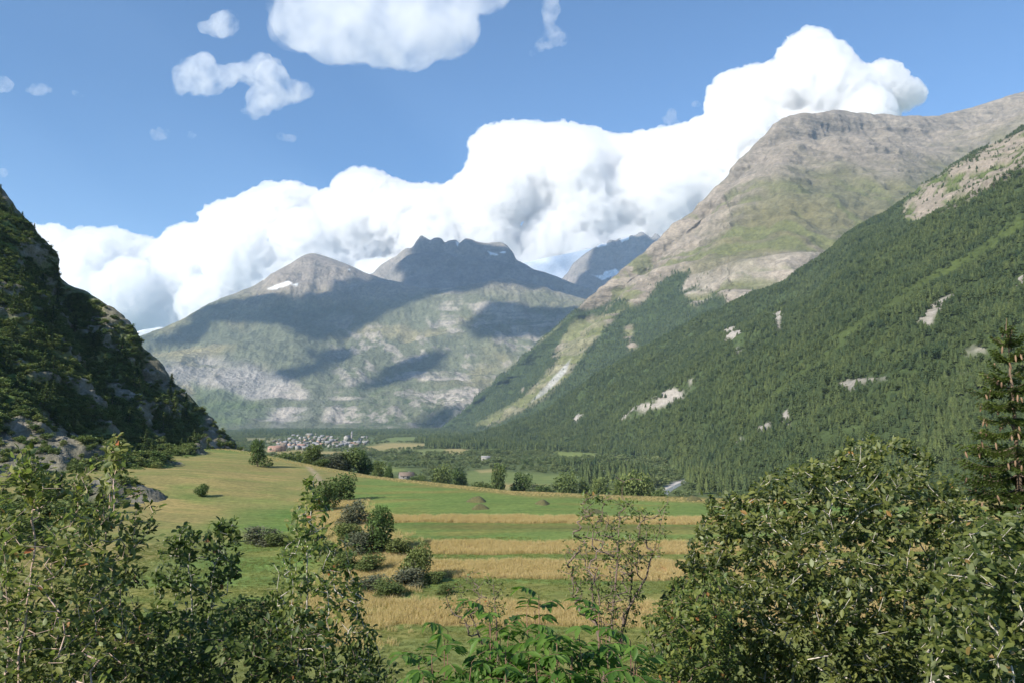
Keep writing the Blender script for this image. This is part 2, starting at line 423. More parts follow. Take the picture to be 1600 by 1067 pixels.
fx = np.linspace(0, 1, len(rl))
rK = len(rl)
foot_line = [(672, 676, 4600), (700, 675, 4000), (740, 677, 3500), (800, 680, 3100), (880, 684, 2700), (1000, 695, 2400), (1150, 705, 2200), (1400, 715, 2000), (1900, 730, 1800)]
FL = resample(foot_line, (RL[:, 0] - 660) / (1850 - 660.))
top3 = np.array([at(*p) for p in rl]); ft3 = np.array([at(*p) for p in FL]); ft3[:, 2] = VALLEY - 20
rowsR = [top3 + np.array([500, 1300, -500.]), top3]
for s, bulge in ((.12, .0), (.27, .02), (.45, .01), (.65, -.01), (.83, -.02)):
    q = top3 * (1 - s) + ft3 * s
    q[:, 2] += bulge * (top3[:, 2] - ft3[:, 2]) * 2
    rowsR.append(q)
rowsR.append(ft3)
vR = [0, 1, 1.9, 3, 4.2, 5.4, 6.3, 7]
vr = np.r_[np.linspace(0, 1, 8)[:-1], np.linspace(1, 7, 330)]
S = net(np.stack(rowsR), 640, vr, vt=vR, ut=np.r_[0, np.cumsum(np.linalg.norm(np.diff(RL[:, :2], axis=0), axis=1))])
N = normals(S)
fade = np.clip(np.abs(vr - 1) * 1.5, .07, 1) * np.clip((7.4 - vr) * 1.0, .1, 1)
S = S + N * (fade[:, None] * (95 * fbm(S, 1 / 800., 6, 51, ridged=True) + 20 * fbm(S, 1 / 120., 4, 52)))[..., None]
gl = fbm(np.stack([(S[..., 0] * .8 + S[..., 1] * .6) / 130., S[..., 2] / 900., S[..., 1] / 2500.], -1), 1.0, 4, 53, ridged=True)
S = S + N * (fade[:, None] * 22 * gl)[..., None]
st = strata(S, 1, 1 / 55., 20)
S = S + N * (fade[:, None] * 16 * np.tanh(3 * st))[..., None]
X, Yp, D = to_px(S)
w1 = fbm(S, 1 / 180., 5, 61); w2 = fbm(S, 1 / 600., 4, 64)
ws = fbm(np.stack([(S[..., 0] * .8 + S[..., 1] * .6) / 60., S[..., 2] / 420., S[..., 1] / 2000.], -1), 1., 4, 65)
wh = fbm(S, 1 / 28., 3, 66)
col = np.tile(ROCK * (.76, .755, .72), S.shape[:2] + (1,))
col = mixv(col, ROCK * (1.02, 1.02, 1.0), sstep(-.1, .25, st + .4 * wh))
top = sstep(0, 60, 330 - Yp + 20 * w1)
col = mixv(col, np.array((.205, .18, .15)), top * .6)
mead = sstep(-40, 24, poly_sd(X, Yp, [(1085, 415), (1110, 385), (1145, 345), (1190, 300), (1240, 272), (1300, 265), (1380, 285), (1470, 262), (1560, 225), (1640, 200), (1640, 420), (1500, 400), (1330, 378), (1230, 384), (1170, 410), (1110, 425)]) + 34 * w1 + 26 * ws - 6 * st)
col = mixv(col, MEADOW * (.78, .72, .88), mead * .80)
col = mixv(col, DRYG * .75, mead * sstep(0, .3, w2 + .3 * w1) * .4)
tufts = sstep(.02, .22, ws + .4 * w1 - .5 * st) * sstep(250, 330, Yp)
col = mixv(col, MEADOW * .9, tufts * .75)
pale = sstep(-10, 10, poly_sd(X, Yp, [(1040, 440), (1110, 425), (1200, 395), (1330, 372), (1400, 395), (1180, 470), (1000, 500)]) + 24 * w1) * sstep(-.15, .12, st)
col = mixv(col, PALE * .85, pale * .35)
RFOR = [(640, 700), (700, 650), (790, 575), (860, 512), (900, 484), (930, 482), (960, 470), (985, 478), (1010, 460), (1040, 440), (1060, 428), (1075, 425), (1070, 450), (1095, 452), (1110, 452), (1135, 455), (1140, 470), (1200, 470), (1200, 720), (640, 720)]
forR = poly_sd(X, Yp, RFOR) + 20 * w1
gully = [(925, 500), (945, 490), (935, 525), (905, 560), (880, 590), (850, 625), (800, 648), (770, 662), (745, 664), (800, 632), (840, 600), (868, 565), (890, 530)]
forR = np.minimum(forR, -(poly_sd(X, Yp, gully) + 8 * w1))
for poly in ([(905, 500), (985, 480), (960, 500), (930, 520), (900, 560), (860, 560), (870, 530)], [(975, 510), (990, 505), (992, 545), (980, 545)], [(1060, 455), (1110, 450), (1130, 470), (1080, 475)], [(810, 600), (830, 605), (815, 618)]):
    forR = np.minimum(forR, -(poly_sd(X, Yp, poly) * .9 + 22 * w1 - 3))
fm = sstep(-4, 6, forR)
below = sstep(-10, 10, poly_sd(X, Yp, gully) + 4) * (1 - fm)
col = mixv(col, MEADOW * 1.1, below * .5)
col = mixv(col, GREY * 1.3, sstep(-1.5, 2, poly_sd(X, Yp, [(880, 572), (892, 560), (885, 580), (855, 612), (830, 628), (850, 605)]) + 3 * w1) * .8)
col = mixv(col, WOODF, fm)
col = col * (1 + .45 * np.clip(wh, -1, 1))[..., None]
M_R = M_terrain('rock mountain surface', 1 / 16., 1 / 90., 14.0, 0.28, (1, 1, 1.8))
add_surface('right_mountain', S, col, M_R, label='tall brown rock mountain with a green meadow bowl on its flank', cat='mountain', kind='structure')
FOREST_R = (S, forR, N)

# ---------------- nearer forested slope on the right
fl = [(700, 690, 2650), (760, 675, 2600), (820, 655, 2550), (870, 628, 2500), (905, 604, 2470), (950, 574, 2430), (1000, 546, 2400), (1050, 519, 2370), (1100, 492, 2340), (1150, 471, 2310), (1200, 451, 2280), (1250, 421, 2250), (1300, 386, 2220), (1350, 350, 2190), (1390, 330, 2170), (1410, 314, 2160), (1440, 287, 2150), (1475, 268, 2140),
      (1500, 250, 2130), (1530, 234, 2120), (1560, 221, 2110), (1600, 196, 2100), (1650, 165, 2080), (1750, 100, 2050), (1950, 0, 2000)]
TARGET['forest_slope'] = np.array(fl); fl = [(a, b + 5 + float(adj('forest_slope', a)), c) for a, b, c in fl]
FLr = np.array(fl)
bl = [(690, 700), (860, 700), (1010, 716), (1100, 740), (1180, 775), (1300, 830), (1500, 900), (1900, 1050), (2600, 1300)]
tt = (FLr[:, 0] - 700) / 1250.
BL = resample(bl, tt)
depth_b = -VALLEY * F_PX / (BL[:, 1] - HORIZON)
top3 = np.array([at(*p) for p in fl]); top3[:, 2] += 0
ft3 = np.stack([(BL[:, 0] - 800) / F_PX * depth_b, depth_b, np.full(len(tt), VALLEY - 6)], -1)
rowsF = [top3 + np.array([500, 500, -120.]), top3]
for s, b in ((.25, .01), (.5, .012), (.75, -.01), (.92, -.02)):
    q = top3 * (1 - s) + ft3 * s
    q[:, 2] += b * (top3[:, 2] - ft3[:, 2]) * 2
    rowsF.append(q)
rowsF += [ft3]
vF = [0, 1, 2.5, 4, 5.5, 6.5, 7]
vr = np.r_[np.linspace(0, 1, 8)[:-1], np.linspace(1, 7, 330)]
S = net(np.stack(rowsF), 480, vr, vt=vF, ut=np.r_[0, np.cumsum(np.linalg.norm(np.diff(FLr[:, :2], axis=0), axis=1))])
N = normals(S)
fade = np.clip(np.abs(vr - 1) * 1.2, .06, 1) * np.clip((7.0 - vr) * .9, .02, 1)
down = fbm(np.stack([(S[..., 1]) / 190., S[..., 2] / 1500., S[..., 0] / 1500.], -1), 1.0, 4, 73, ridged=True)
S = S + N * (fade[:, None] * (40 * fbm(S, 1 / 420., 5, 71, ridged=True) + 26 * down + 8 * fbm(S, 1 / 70., 4, 72)))[..., None]
X, Yp, D = to_px(S)
w1 = fbm(S, 1 / 60., 5, 81); w2 = fbm(S, 1 / 200., 4, 84); st = strata(S, 1, 1 / 18., 6)
col = np.tile(WOODF * 1.1, S.shape[:2] + (1,))
forF = np.full(X.shape, 40.0)
FROCK = [[(965, 656), (985, 640), (1010, 625), (1040, 612), (1062, 600), (1080, 588), (1085, 592), (1068, 618), (1050, 630), (1015, 645), (990, 655)],
         [(1128, 515), (1145, 512), (1163, 520), (1165, 540), (1150, 552), (1135, 535)], [(1432, 500), (1450, 482), (1475, 465), (1492, 455), (1500, 462), (1465, 490), (1455, 510), (1436, 512)],
         [(1500, 548), (1520, 540), (1540, 538), (1540, 546), (1515, 560)], [(1303, 600), (1330, 596), (1385, 586), (1385, 592), (1340, 604), (1325, 618), (1308, 610)],
         [(1148, 692), (1158, 680), (1164, 685), (1152, 696)], [(1183, 668), (1205, 658), (1204, 668), (1186, 678)], [(895, 655), (905, 640), (910, 645), (900, 660)],
         [(1220, 650), (1232, 640), (1230, 668), (1222, 665)], [(1408, 628), (1420, 632), (1418, 642)], [(1580, 440), (1605, 430), (1605, 455), (1585, 460)], [(1205, 490), (1222, 486), (1220, 515), (1212, 512)]]
FUP = [(1412, 340), (1412, 318), (1440, 290), (1475, 268), (1520, 242), (1575, 212), (1610, 196), (1620, 260), (1560, 290), (1500, 322), (1440, 345), (1420, 350)]
FBAND = [(1300, 528), (1360, 488), (1420, 450), (1480, 415), (1540, 378), (1605, 335), (1605, 348), (1545, 392), (1480, 430), (1420, 466), (1360, 502), (1310, 535)]
FB2 = [(1160, 652), (1200, 620), (1250, 580), (1310, 540), (1315, 545), (1255, 590), (1205, 630), (1170, 665)]
rock = np.zeros(X.shape)
for poly in FROCK:
    sd = poly_sd(X, Yp, poly) * 1.0 + 10 * w1 - 0.5
    forF = np.minimum(forF, -sd); rock = np.maximum(rock, sstep(-3, 3, sd))
up = poly_sd(X, Yp, FUP) + 14 * w1
forF = np.minimum(forF, -up + 10 * w2)
band = np.maximum(poly_sd(X, Yp, FBAND), poly_sd(X, Yp, FB2)) + 7 * w1
forF = np.minimum(forF, -band)
col = mixv(col, MEADOW * (.45, .55, .42), sstep(-7, 5, band) * .9)
upm = sstep(-5, 5, up)
col = mixv(col, mixv(np.tile(ROCK * .9, X.shape + (1,)), MEADOW * (.62, .72, .6), sstep(-.05, .2, w1 - .5 * st)), upm)
S = S + N * (rock * (1 + 5 * np.tanh(2 * st) * sstep(-.3, .3, w1 + .2)) + upm * 6 * np.tanh(3 * st))[..., None]
col = mixv(col, PALE * (.72, .74, .76), rock * sstep(-.35, .1, st + w1))
M_F = M_terrain('forest slope floor', 1 / 6., 1 / 40., 4.0, 0.3)
add_surface('forest_slope', S, col, M_F, label='long forested mountainside descending to the valley on the right', cat='mountain', kind='structure')
FOREST_F = (S, forF, N)

# ---------------- the ground: embankment, mown terraced field, valley floor
EDGE_X = [-400, -130, -104, -61, -30, 0, 27, 40, 90, 300]
EDGE_Y = [300, 296, 285, 232, 198, 162, 152, 148, 142, 142]
BANDS = [(66.8, 73.2, .5), (83.8, 90.2, .6), (95.4, 101.0, .6), (119.2, 123.2, .5)]     # uncut strips: near y, far y, rise
def band_shift(x, y):
    return 0.9 * np.sin(x * .05 + .4) + 0.02 * x
def strip_mask(x, y):
    """1 on the uncut golden strips of the right field"""
    yy = y + band_shift(x, y)
    m = np.zeros(np.broadcast(x, y).shape)
    for a, b, _ in BANDS:
        wob = 1.5 * fbm(np.stack([x * .12, y * 0.05, 0 * x], -1), 1, 3, 5 + int(a))
        m = np.maximum(m, sstep(-.5, .5, yy - a + wob) * sstep(-.5, .5, b - yy + wob))
    left = np.interp(y, [50, 62, 72, 82, 95, 110, 130, 160], [-20, -12, -11, -9, -17, -22, -25, -30])
    return m * sstep(-2, 2, x - left)
def H(x, y):
    x = np.asarray(x, float); y = np.asarray(y, float)
    p = np.stack(np.broadcast_arrays(x, y, 0 * x * y), -1)
    emb = -1.75 - 0.46 * np.maximum(y - 1.0, 0) + 0.25 * fbm(p, .25, 3, 2)
    emb = np.where(y < 1, -1.75, emb)
    fld = -17.4 + 4.2 * sstep(-25, -112, x) + 0.5 * fbm(p, 1 / 60., 3, 3) + .07 * fbm(p, 1 / 6., 3, 4) + 1.2 * sstep(10, 80, x) * sstep(140, 60, y)
    yy = y + band_shift(x, y)
    rgt = sstep(-34, -20, x)
    for a, b, h in BANDS:
        fld = fld + h * sstep(a - 1, b + 1, yy) * rgt + h * (1 - rgt) * sstep(50, 200, y) 
    fld = fld + 1.0 * np.exp(-((x + 70) / 25.) ** 2 - ((y - 175) / 22.) ** 2)
    z = np.maximum(emb, fld) + 0.6 * np.exp(-((emb - fld) / 1.5) ** 2)
    ed = np.interp(x, EDGE_X, EDGE_Y)
    dr = sstep(0, 170, y - ed)
    val = VALLEY + 1.2 * fbm(p, 1 / 300., 3, 6)
    z = z * (1 - dr) + val * dr
    return z

def ground_hit(px, py, ymin=25, ymax=6000):
    """first ground point seen at a pixel of the photograph"""
    ys = np.geomspace(ymin, ymax, 900)
    P = at(px, py, ys)
    under = P[:, 2] < H(P[:, 0], P[:, 1])
    k = int(np.argmax(under)) if under.any() else len(ys) - 1
    if k == 0: return P[0]
    lo, hi = ys[k - 1], ys[k]
    for _ in range(14):
        m = .5 * (lo + hi); q = at(px, py, m)
        if q[2] < float(H(q[0], q[1])): hi = m
        else: lo = m
    q = at(px, py, hi); q[2] = float(H(q[0], q[1])); return q

def grow(start, step, stop, k):
    out = [start]
    while out[-1] < stop:
        step *= k; out.append(out[-1] + step)
    return out
gx = np.r_[-np.array(grow(112, 1.2, 24000, 1.055))[::-1], np.arange(-110.8, 110.8, 1.1), grow(112, 1.2, 24000, 1.055)]
gy = np.r_[-np.array(grow(12, 2.0, 8000, 1.12))[::-1], np.arange(-10, 28, 1.5), np.arange(28, 262, .75), grow(262, 1.5, 4200, 1.018), grow(4300, 120, 40000, 1.15)]
GX, GY = np.meshgrid(gx, gy)
GZ = H(GX, GY)
S = np.stack([GX, GY, GZ], -1)
X, Yp, D = to_px(S)
w1 = fbm(S, 1 / 14., 4, 101); w2 = fbm(S, 1 / 45., 4, 102)
wl = fbm(np.stack([GX / 60., GY / 5., 0 * GX], -1), 1.0, 3, 103)
STRAW = np.array((.30, .215, .10)); MOWN = np.array((.118, .175, .05)); YEL = np.array((.235, .205, .085))
field = np.tile(MOWN, S.shape[:2] + (1,))
field = mixv(field, np.array((.17, .175, .055)), sstep(-.05, .3, w1 * .6 + wl * .8))
field = mixv(field, YEL, sstep(-34, -44, GX + 6 * w1) * (.55 + .45 * sstep(-.3, .2, wl + w1)) * sstep(330, 200, GY + 0 * GX))
field = mixv(field, YEL * 1.12, sstep(-60, -80, GX) * sstep(.0, .25, wl) * .7)
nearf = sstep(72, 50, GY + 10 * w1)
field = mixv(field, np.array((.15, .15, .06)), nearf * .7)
# greener swathes
field = mixv(field, MOWN * (.75, 1.0, .8), sstep(.1, .35, w2) * .6)
sm = strip_mask(GX, GY)
field = mixv(field, STRAW * (.85, .8, .8), sm)
ed = np.interp(GX, EDGE_X, EDGE_Y)
field = mixv(field, YEL * (.95, .8, .8), sstep(-9, -2, GY - ed + 3 * w1) * sstep(-60, -30, GX) * .6)
dark_bank = np.exp(-((GY + band_shift(GX, GY) - 115) / 3.2) ** 2) * sstep(-20, -10, GX)
field = mixv(field, np.array((.12, .115, .04)), np.clip(dark_bank, 0, 1) * .8)
path = sstep(1.0, .3, np.abs(GX - np.interp(GY, [60, 92, 100, 120, 150, 190, 235], [-17, -16.6, -18.5, -28.5, -36, -47, -62]) + .6 * w1))
field = mixv(field, np.array((.34, .28, .2)), path * sstep(58, 66, GY) * sstep(240, 225, GY) * .9)
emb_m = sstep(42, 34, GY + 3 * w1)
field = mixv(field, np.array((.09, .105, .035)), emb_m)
# valley floor
vp = np.stack([GX, GY, 0 * GX], -1)
v1 = fbm(vp, 1 / 120., 4, 111)
vc = np.tile(np.array((.085, .115, .045)), S.shape[:2] + (1,))
def vpoly(poly, c, soft=2.5, amt=1.0, n=5.0):
    global vc
    vc = mixv(vc, c, sstep(-soft, soft, poly_sd(X, Yp, poly) + n * v1) * amt)
LMEAD = (.16, .20, .065); LYEL = (.27, .235, .11)
MEADOWS = [([(728, 736), (760, 732), (800, 735), (905, 742), (905, 760), (780, 765), (728, 752)], (.13, .17, .06)),
           ([(740, 733), (780, 731), (800, 738), (750, 740)], LYEL), ([(560, 698), (610, 690), (680, 693), (660, 700), (590, 705)], LYEL), ([(590, 704), (690, 700), (720, 707), (600, 710)], (.15, .18, .07)),
           ([(380, 684), (435, 683), (440, 690), (390, 692)], (.20, .19, .10)), ([(610, 683), (700, 680), (650, 690), (580, 692)], (.13, .17, .06)),
           ([(700, 700), (740, 702), (730, 708), (690, 706)], LYEL), ([(780, 672), (835, 670), (845, 678), (800, 680)], (.24, .23, .11)), ([(700, 676), (728, 673), (726, 680), (705, 681)], LYEL),
           ([(860, 705), (940, 708), (930, 716), (880, 714)], LMEAD), ([(400, 703), (470, 702), (550, 706), (545, 712), (430, 712)], LYEL),
           ([(770, 756), (860, 758), (850, 764), (790, 764)], LYEL), ([(590, 727), (640, 733), (600, 742), (575, 735)], LMEAD)]
for poly, c in MEADOWS: vpoly(poly, c)
vpoly([(958, 703), (972, 703), (978, 710), (968, 716), (962, 712)], (.34, .32, .28), 1.5, 1, 1)
GRAV = [[(928, 733), (950, 731), (966, 733), (956, 738), (935, 740)], [(1020, 765), (1040, 758), (1055, 751), (1076, 748), (1078, 751), (1058, 758), (1040, 766), (1024, 769)], [(975, 732), (985, 730), (990, 734), (978, 736)], [(940, 752), (950, 752), (950, 760), (942, 760)]]
for poly in GRAV: vpoly(poly, (.42, .41, .40), 1.5, 1, 2)
vm = sstep(20, 90, GY - ed)
G = mixv(field, np.array((.09, .10, .04)), sstep(0, 30, GY - ed))
gcol = G * (1 - vm[..., None]) + vc * vm[..., None]
t = NT('ground surface'); b = t.n('ShaderNodeBsdfPrincipled', _Roughness=0.95); b.inputs['Specular IOR Level'].default_value = .1
at_ = t.n('ShaderNodeAttribute', attribute_name='Col').outputs['Color']; tc = t.n('ShaderNodeTexCoord').outputs['Object']
a1 = t.noise(1.1, 8, .72, tc); mp = t.n('ShaderNodeMapping'); mp.inputs['Scale'].default_value = (.06, .9, 1); t.l(tc, mp.inputs[0]); a2 = t.noise(1.0, 5, .6, mp.outputs[0]); a3 = t.noise(.06, 4, .6, tc)
k1 = t.ramp(a1, [(.3, (.62, .66, .62)), (.7, (1.38, 1.32, 1.3))]); k2 = t.ramp(a2, [(.35, (.88, .9, .9)), (.65, (1.15, 1.10, 1.05))]); k3 = t.ramp(a3, [(.35, (.86, .9, .88)), (.65, (1.16, 1.1, 1.1))])
t.l(t.mixc(t.mixc(t.mixc(at_, k1, 1., 'MULTIPLY'), k2, 1., 'MULTIPLY'), k3, 1., 'MULTIPLY'), b.inputs['Base Color'])
bp = t.n('ShaderNodeBump', _Strength=.8, _Distance=.12); t.l(a1, bp.inputs['Height']); t.l(bp.outputs[0], b.inputs['Normal']); t.l(b.outputs[0], t.out.inputs[0])
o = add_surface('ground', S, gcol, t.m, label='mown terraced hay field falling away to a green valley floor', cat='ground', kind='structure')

# ---------------- left hill: a steep rocky spur
TARGET['left_hill'] = np.array([(0, 289), (22, 318), (60, 366), (85, 399), (120, 446), (150, 466), (190, 490), (203, 508), (245, 556), (300, 621), (345, 668), (372, 700)], float)
crest_w = [(-240, 60, 0), (-245, 150, 45), (-262, 270, 95)] + [tuple(at(p[0], p[1] + float(adj('left_hill', p[0])), p[2])) for p in ((-60, 240, 362), (0, 289, 360), (22, 318, 358), (60, 366, 355), (85, 399, 352), (120, 446, 348), (150, 466, 345), (190, 490, 341), (203, 508, 340), (245, 556, 336), (300, 621, 332), (345, 668, 329), (372, 700, 326), (388, 722, 325))]
foot_w = [(-76, 40), (-66, 70), (-60, 95), (-60, 115), (-64, 135), (-70, 150), (-79, 170), (-83, 185), (-88, 200), (-91, 212), (-95, 225), (-97, 236), (-101, 250), (-105, 266), (-107, 280), (-107, 292), (-105, 302)]
cw = np.array(crest_w, float); fw = np.array(foot_w, float)
fw = np.c_[fw, H(fw[:, 0], fw[:, 1]) - .8]
K = len(cw)
rows = [cw + np.array([-70, 70, -70.]) * sstep(-5, 60, cw[:, 2] + 20)[:, None] + np.array([-8, 10, -6.]), cw]
for s, bl in ((.2, -.07), (.45, -.19), (.7, -.20), (.88, -.11)):
    q = cw * (1 - s) + fw * s; q[:, 2] += bl * (cw[:, 2] - fw[:, 2]); rows.append(q)
rows += [fw, fw + np.array([9, -2, -3.5])]
vL = [0, 1, 2, 3.2, 4.4, 5.3, 6, 6.5]
vr = np.r_[np.linspace(0, 1, 14)[:-1], np.linspace(1, 6.5, 420)]
S = net(np.stack(rows), 620, vr, vt=vL, ut=np.r_[0, np.cumsum(np.linalg.norm(np.diff(cw, axis=0), axis=1))])
N = normals(S)
fade = np.clip(np.abs(vr - 1) * 1.4, .10, 1) * np.clip((6.6 - vr) * 1.2, .0, 1)
S = S + N * (fade[:, None] * (9 * fbm(S, 1 / 55., 6, 121, ridged=True) + 2.2 * fbm(S, 1 / 9., 4, 122)))[..., None]
st = strata(S * 6, 1, 1 / 45., 10)
w1 = fbm(S, 1 / 16., 5, 131); w2 = fbm(S, 1 / 40., 4, 132)
rockm = sstep(.10, .26, w1 + .35 * w2 + .15 * st)
X, Yp, D = to_px(S)
near_crest = sstep(2.2, 1.0, vr)[:, None] * np.ones_like(w1)
rockm = np.clip(rockm + near_crest * sstep(-.35, .1, w1) * .9, 0, 1)
for poly in ([(0, 650), (60, 650), (120, 680), (125, 725), (0, 720)], [(300, 670), (350, 655), (390, 700), (390, 725), (310, 715)], [(150, 455), (200, 490), (205, 515), (160, 490)]):
    rockm = np.maximum(rockm, sstep(-10, 6, poly_sd(X, Yp, poly) + 40 * w1))
S = S + N * (fade[:, None] * rockm * (1.0 + 1.8 * np.tanh(2.5 * st) + 1.2 * fbm(S, 1 / 3.5, 3, 140)))[..., None]
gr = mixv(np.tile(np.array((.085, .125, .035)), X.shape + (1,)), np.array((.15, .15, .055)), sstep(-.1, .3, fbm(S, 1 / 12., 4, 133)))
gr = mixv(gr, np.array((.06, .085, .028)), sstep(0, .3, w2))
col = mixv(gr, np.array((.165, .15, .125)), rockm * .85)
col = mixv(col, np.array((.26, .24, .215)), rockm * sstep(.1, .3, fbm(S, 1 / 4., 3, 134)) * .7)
M_L = M_terrain('rocky hillside surface', 1.1, 1 / 7., .6, 0.34)
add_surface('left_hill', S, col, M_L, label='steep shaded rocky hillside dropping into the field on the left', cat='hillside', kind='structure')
HILL = (S, rockm, N, vr)
# ================================================================== CLOUDS
def M_cloud_solid():
    t = NT('cumulus cloud'); d = t.n('ShaderNodeBsdfDiffuse'); d.inputs[0].default_value = (.97, .975, .98, 1)
    tr = t.n('ShaderNodeBsdfTranslucent'); tr.inputs[0].default_value = (.95, .96, .98, 1)
    tc = t.n('ShaderNodeTexCoord').outputs['Object']; f = t.noise(1 / 300., 6, .6, tc)
    bp = t.n('ShaderNodeBump', _Strength=.5, _Distance=120.); t.l(f, bp.inputs['Height']); t.l(bp.outputs[0], d.inputs['Normal'])
    mx = t.n('ShaderNodeMixShader', _Fac=.35); t.l(d.outputs[0], mx.inputs[1]); t.l(tr.outputs[0], mx.inputs[2]); t.l(mx.outputs[0], t.out.inputs[0]); return t.m
def M_cloud_vol(name, dens, alb=.95, g=.35, torn=0):
    t = NT(name); v = t.n('ShaderNodeVolumeScatter'); v.inputs['Color'].default_value = (alb, alb + .006, alb + .02, 1); v.inputs['Density'].default_value = dens
    v.inputs['Anisotropy'].default_value = g
    if torn:      # uneven density: thin and thick shreds
        f = t.noise(1 / torn, 5, .62, t.n('ShaderNodeTexCoord').outputs['Object'], .4)
        t.l(t.math('MULTIPLY', t.ramp(f, [(.40, 0.0), (.62, 1.0)]), dens * 2.2), v.inputs['Density'])
    t.l(v.outputs[0], t.out.inputs['Volume']); return t.m

def puff_mesh(name, C, R, voxel, mat, disp, freq, seed):
    """one closed billowing surface around a set of puffs (centres C, radii R)"""
    me = bpy.data.meshes.new('puffs'); me.vertices.add(len(C)); me.vertices.foreach_set('co', np.asarray(C, np.float32).ravel())
    a = me.attributes.new('rad', 'FLOAT', 'POINT'); a.data.foreach_set('value', np.asarray(R, np.float32)); me.update()
    ng = bpy.data.node_groups.new('puffs', 'GeometryNodeTree')
    ng.interface.new_socket('Geometry', in_out='INPUT', socket_type='NodeSocketGeometry'); ng.interface.new_socket('Geometry', in_out='OUTPUT', socket_type='NodeSocketGeometry')
    gi = ng.nodes.new('NodeGroupInput'); go = ng.nodes.new('NodeGroupOutput')
    mp = ng.nodes.new('GeometryNodeMeshToPoints'); pv = ng.nodes.new('GeometryNodePointsToVolume'); vm = ng.nodes.new('GeometryNodeVolumeToMesh')
    na = ng.nodes.new('GeometryNodeInputNamedAttribute'); na.data_type = 'FLOAT'; na.inputs['Name'].default_value = 'rad'
    pv.resolution_mode = 'VOXEL_SIZE'; pv.inputs['Voxel Size'].default_value = voxel; pv.inputs['Density'].default_value = 1.0
    vm.resolution_mode = 'GRID'; vm.inputs['Threshold'].default_value = .5
    L = ng.links.new
    L(gi.outputs[0], mp.inputs['Mesh']); L(mp.outputs[0], pv.inputs['Points']); L(na.outputs['Attribute'], pv.inputs['Radius']); L(pv.outputs[0], vm.inputs['Volume']); L(vm.outputs[0], go.inputs[0])
    tmp = bpy.data.objects.new('puffs', me); COL.objects.link(tmp)
    md = tmp.modifiers.new('gn', 'NODES'); md.node_group = ng
    dg = bpy.context.evaluated_depsgraph_get(); ev = tmp.evaluated_get(dg); m2 = bpy.data.meshes.new_from_object(ev)
    bpy.data.objects.remove(tmp)
    n = len(m2.vertices); co = np.empty(n * 3, np.float32); m2.vertices.foreach_get('co', co); co = co.reshape(-1, 3).astype(float)
    nr = np.empty(n * 3, np.float32); m2.vertex_normals.foreach_get('vector', nr); nr = nr.reshape(-1, 3)
    b = 1 - np.abs(fbm(co, freq, 5, seed)) * 3.0
    co = co + nr * (disp * (b - .6))[:, None]
    m2.vertices.foreach_set('co', co.astype(np.float32).ravel())
    m2.polygons.foreach_set('use_smooth', np.ones(len(m2.polygons), bool))
    m2.materials.clear(); m2.materials.append(mat); m2.update(); m2.name = name
    return link(name, m2)

def outline_puffs(poly, Y, depth, n, rmax_px, seed, rmin_px=2.0, rough=0.0, band=0):
    rs = np.random.RandomState(seed); P = np.array(poly, float)
    x0, y0 = P.min(0); x1, y1 = P.max(0); C, R = [], []
    X = rs.uniform(x0, x1, n * 6); Yq = rs.uniform(y0, y1, n * 6)
    sd = poly_sd(X, Yq, poly)
    if rough: sd = np.minimum(sd, sd + rough * fbm(np.stack([X, Yq, 0 * X + seed * 9.1], -1), 1 / (rough * 1.6), 4, seed) * 2.0 - rough * .12)
    k = sd > rmin_px
    if band: k &= sd < band
    X, Yq, sd = X[k], Yq[k], sd[k]
    p = 1 / (sd + 8); p /= p.max(); keep = rs.rand(len(X)) < p * 1.5
    X, Yq, sd = X[keep][:n], Yq[keep][:n], sd[keep][:n]
    r = np.minimum(sd, rmax_px * rs.uniform(.5, 1, len(X)))
    mpp = Y / F_PX
    yy = Y + rs.uniform(-1, 1, len(X)) * depth * np.minimum(1, sd / rmax_px) 
    C = at(X, Yq, yy); R = r * mpp * (yy / Y)
    return C, R
CL_MAT = M_cloud_vol('cumulus cloud', 0.009, .925, .55)
big = [(40, 345), (62, 356), (85, 352), (112, 365), (120, 358), (160, 358), (185, 356), (205, 372), (230, 368), (240, 382), (262, 360), (290, 352), (310, 352), (316, 330), (340, 312), (370, 314), (385, 300), (420, 288), (455, 285), (480, 292), (500, 300), (522, 298), (526, 278), (548, 264), (575, 263), (600, 275), (640, 286), (690, 292), (708, 285), (735, 250), (732, 222), (750, 200), (800, 193), (880, 193), (930, 200), (970, 215), (1015, 205), (1075, 195), (1105, 175), (1105, 140), (1125, 120), (1160, 110), (1195, 102), (1215, 95), (1222, 68), (1250, 48), (1268, 43), (1290, 50), (1305, 68), (1330, 76), (1335, 95), (1350, 105), (1375, 98), (1400, 100), (1425, 125), (1449, 146), (1435, 165), (1400, 175), (1420, 300), (1300, 420), (1000, 520), (700, 540), (240, 560), (40, 520)]
C, R = outline_puffs(big, 17000, 1500, 3200, 70, 3, 1.2)
C2, R2 = outline_puffs(big, 17000, 700, 2600, 22, 4, 1.2, band=26)
C = np.concatenate([C, C2]); R = np.concatenate([R, R2 * 1.35])
puff_mesh('cumulus_cloud', C, R, 50, CL_MAT, 150, 1 / 300., 201)
tag(bpy.context.scene.objects['cumulus_cloud'], 'huge white cumulus bank towering behind the mountains', 'cloud')

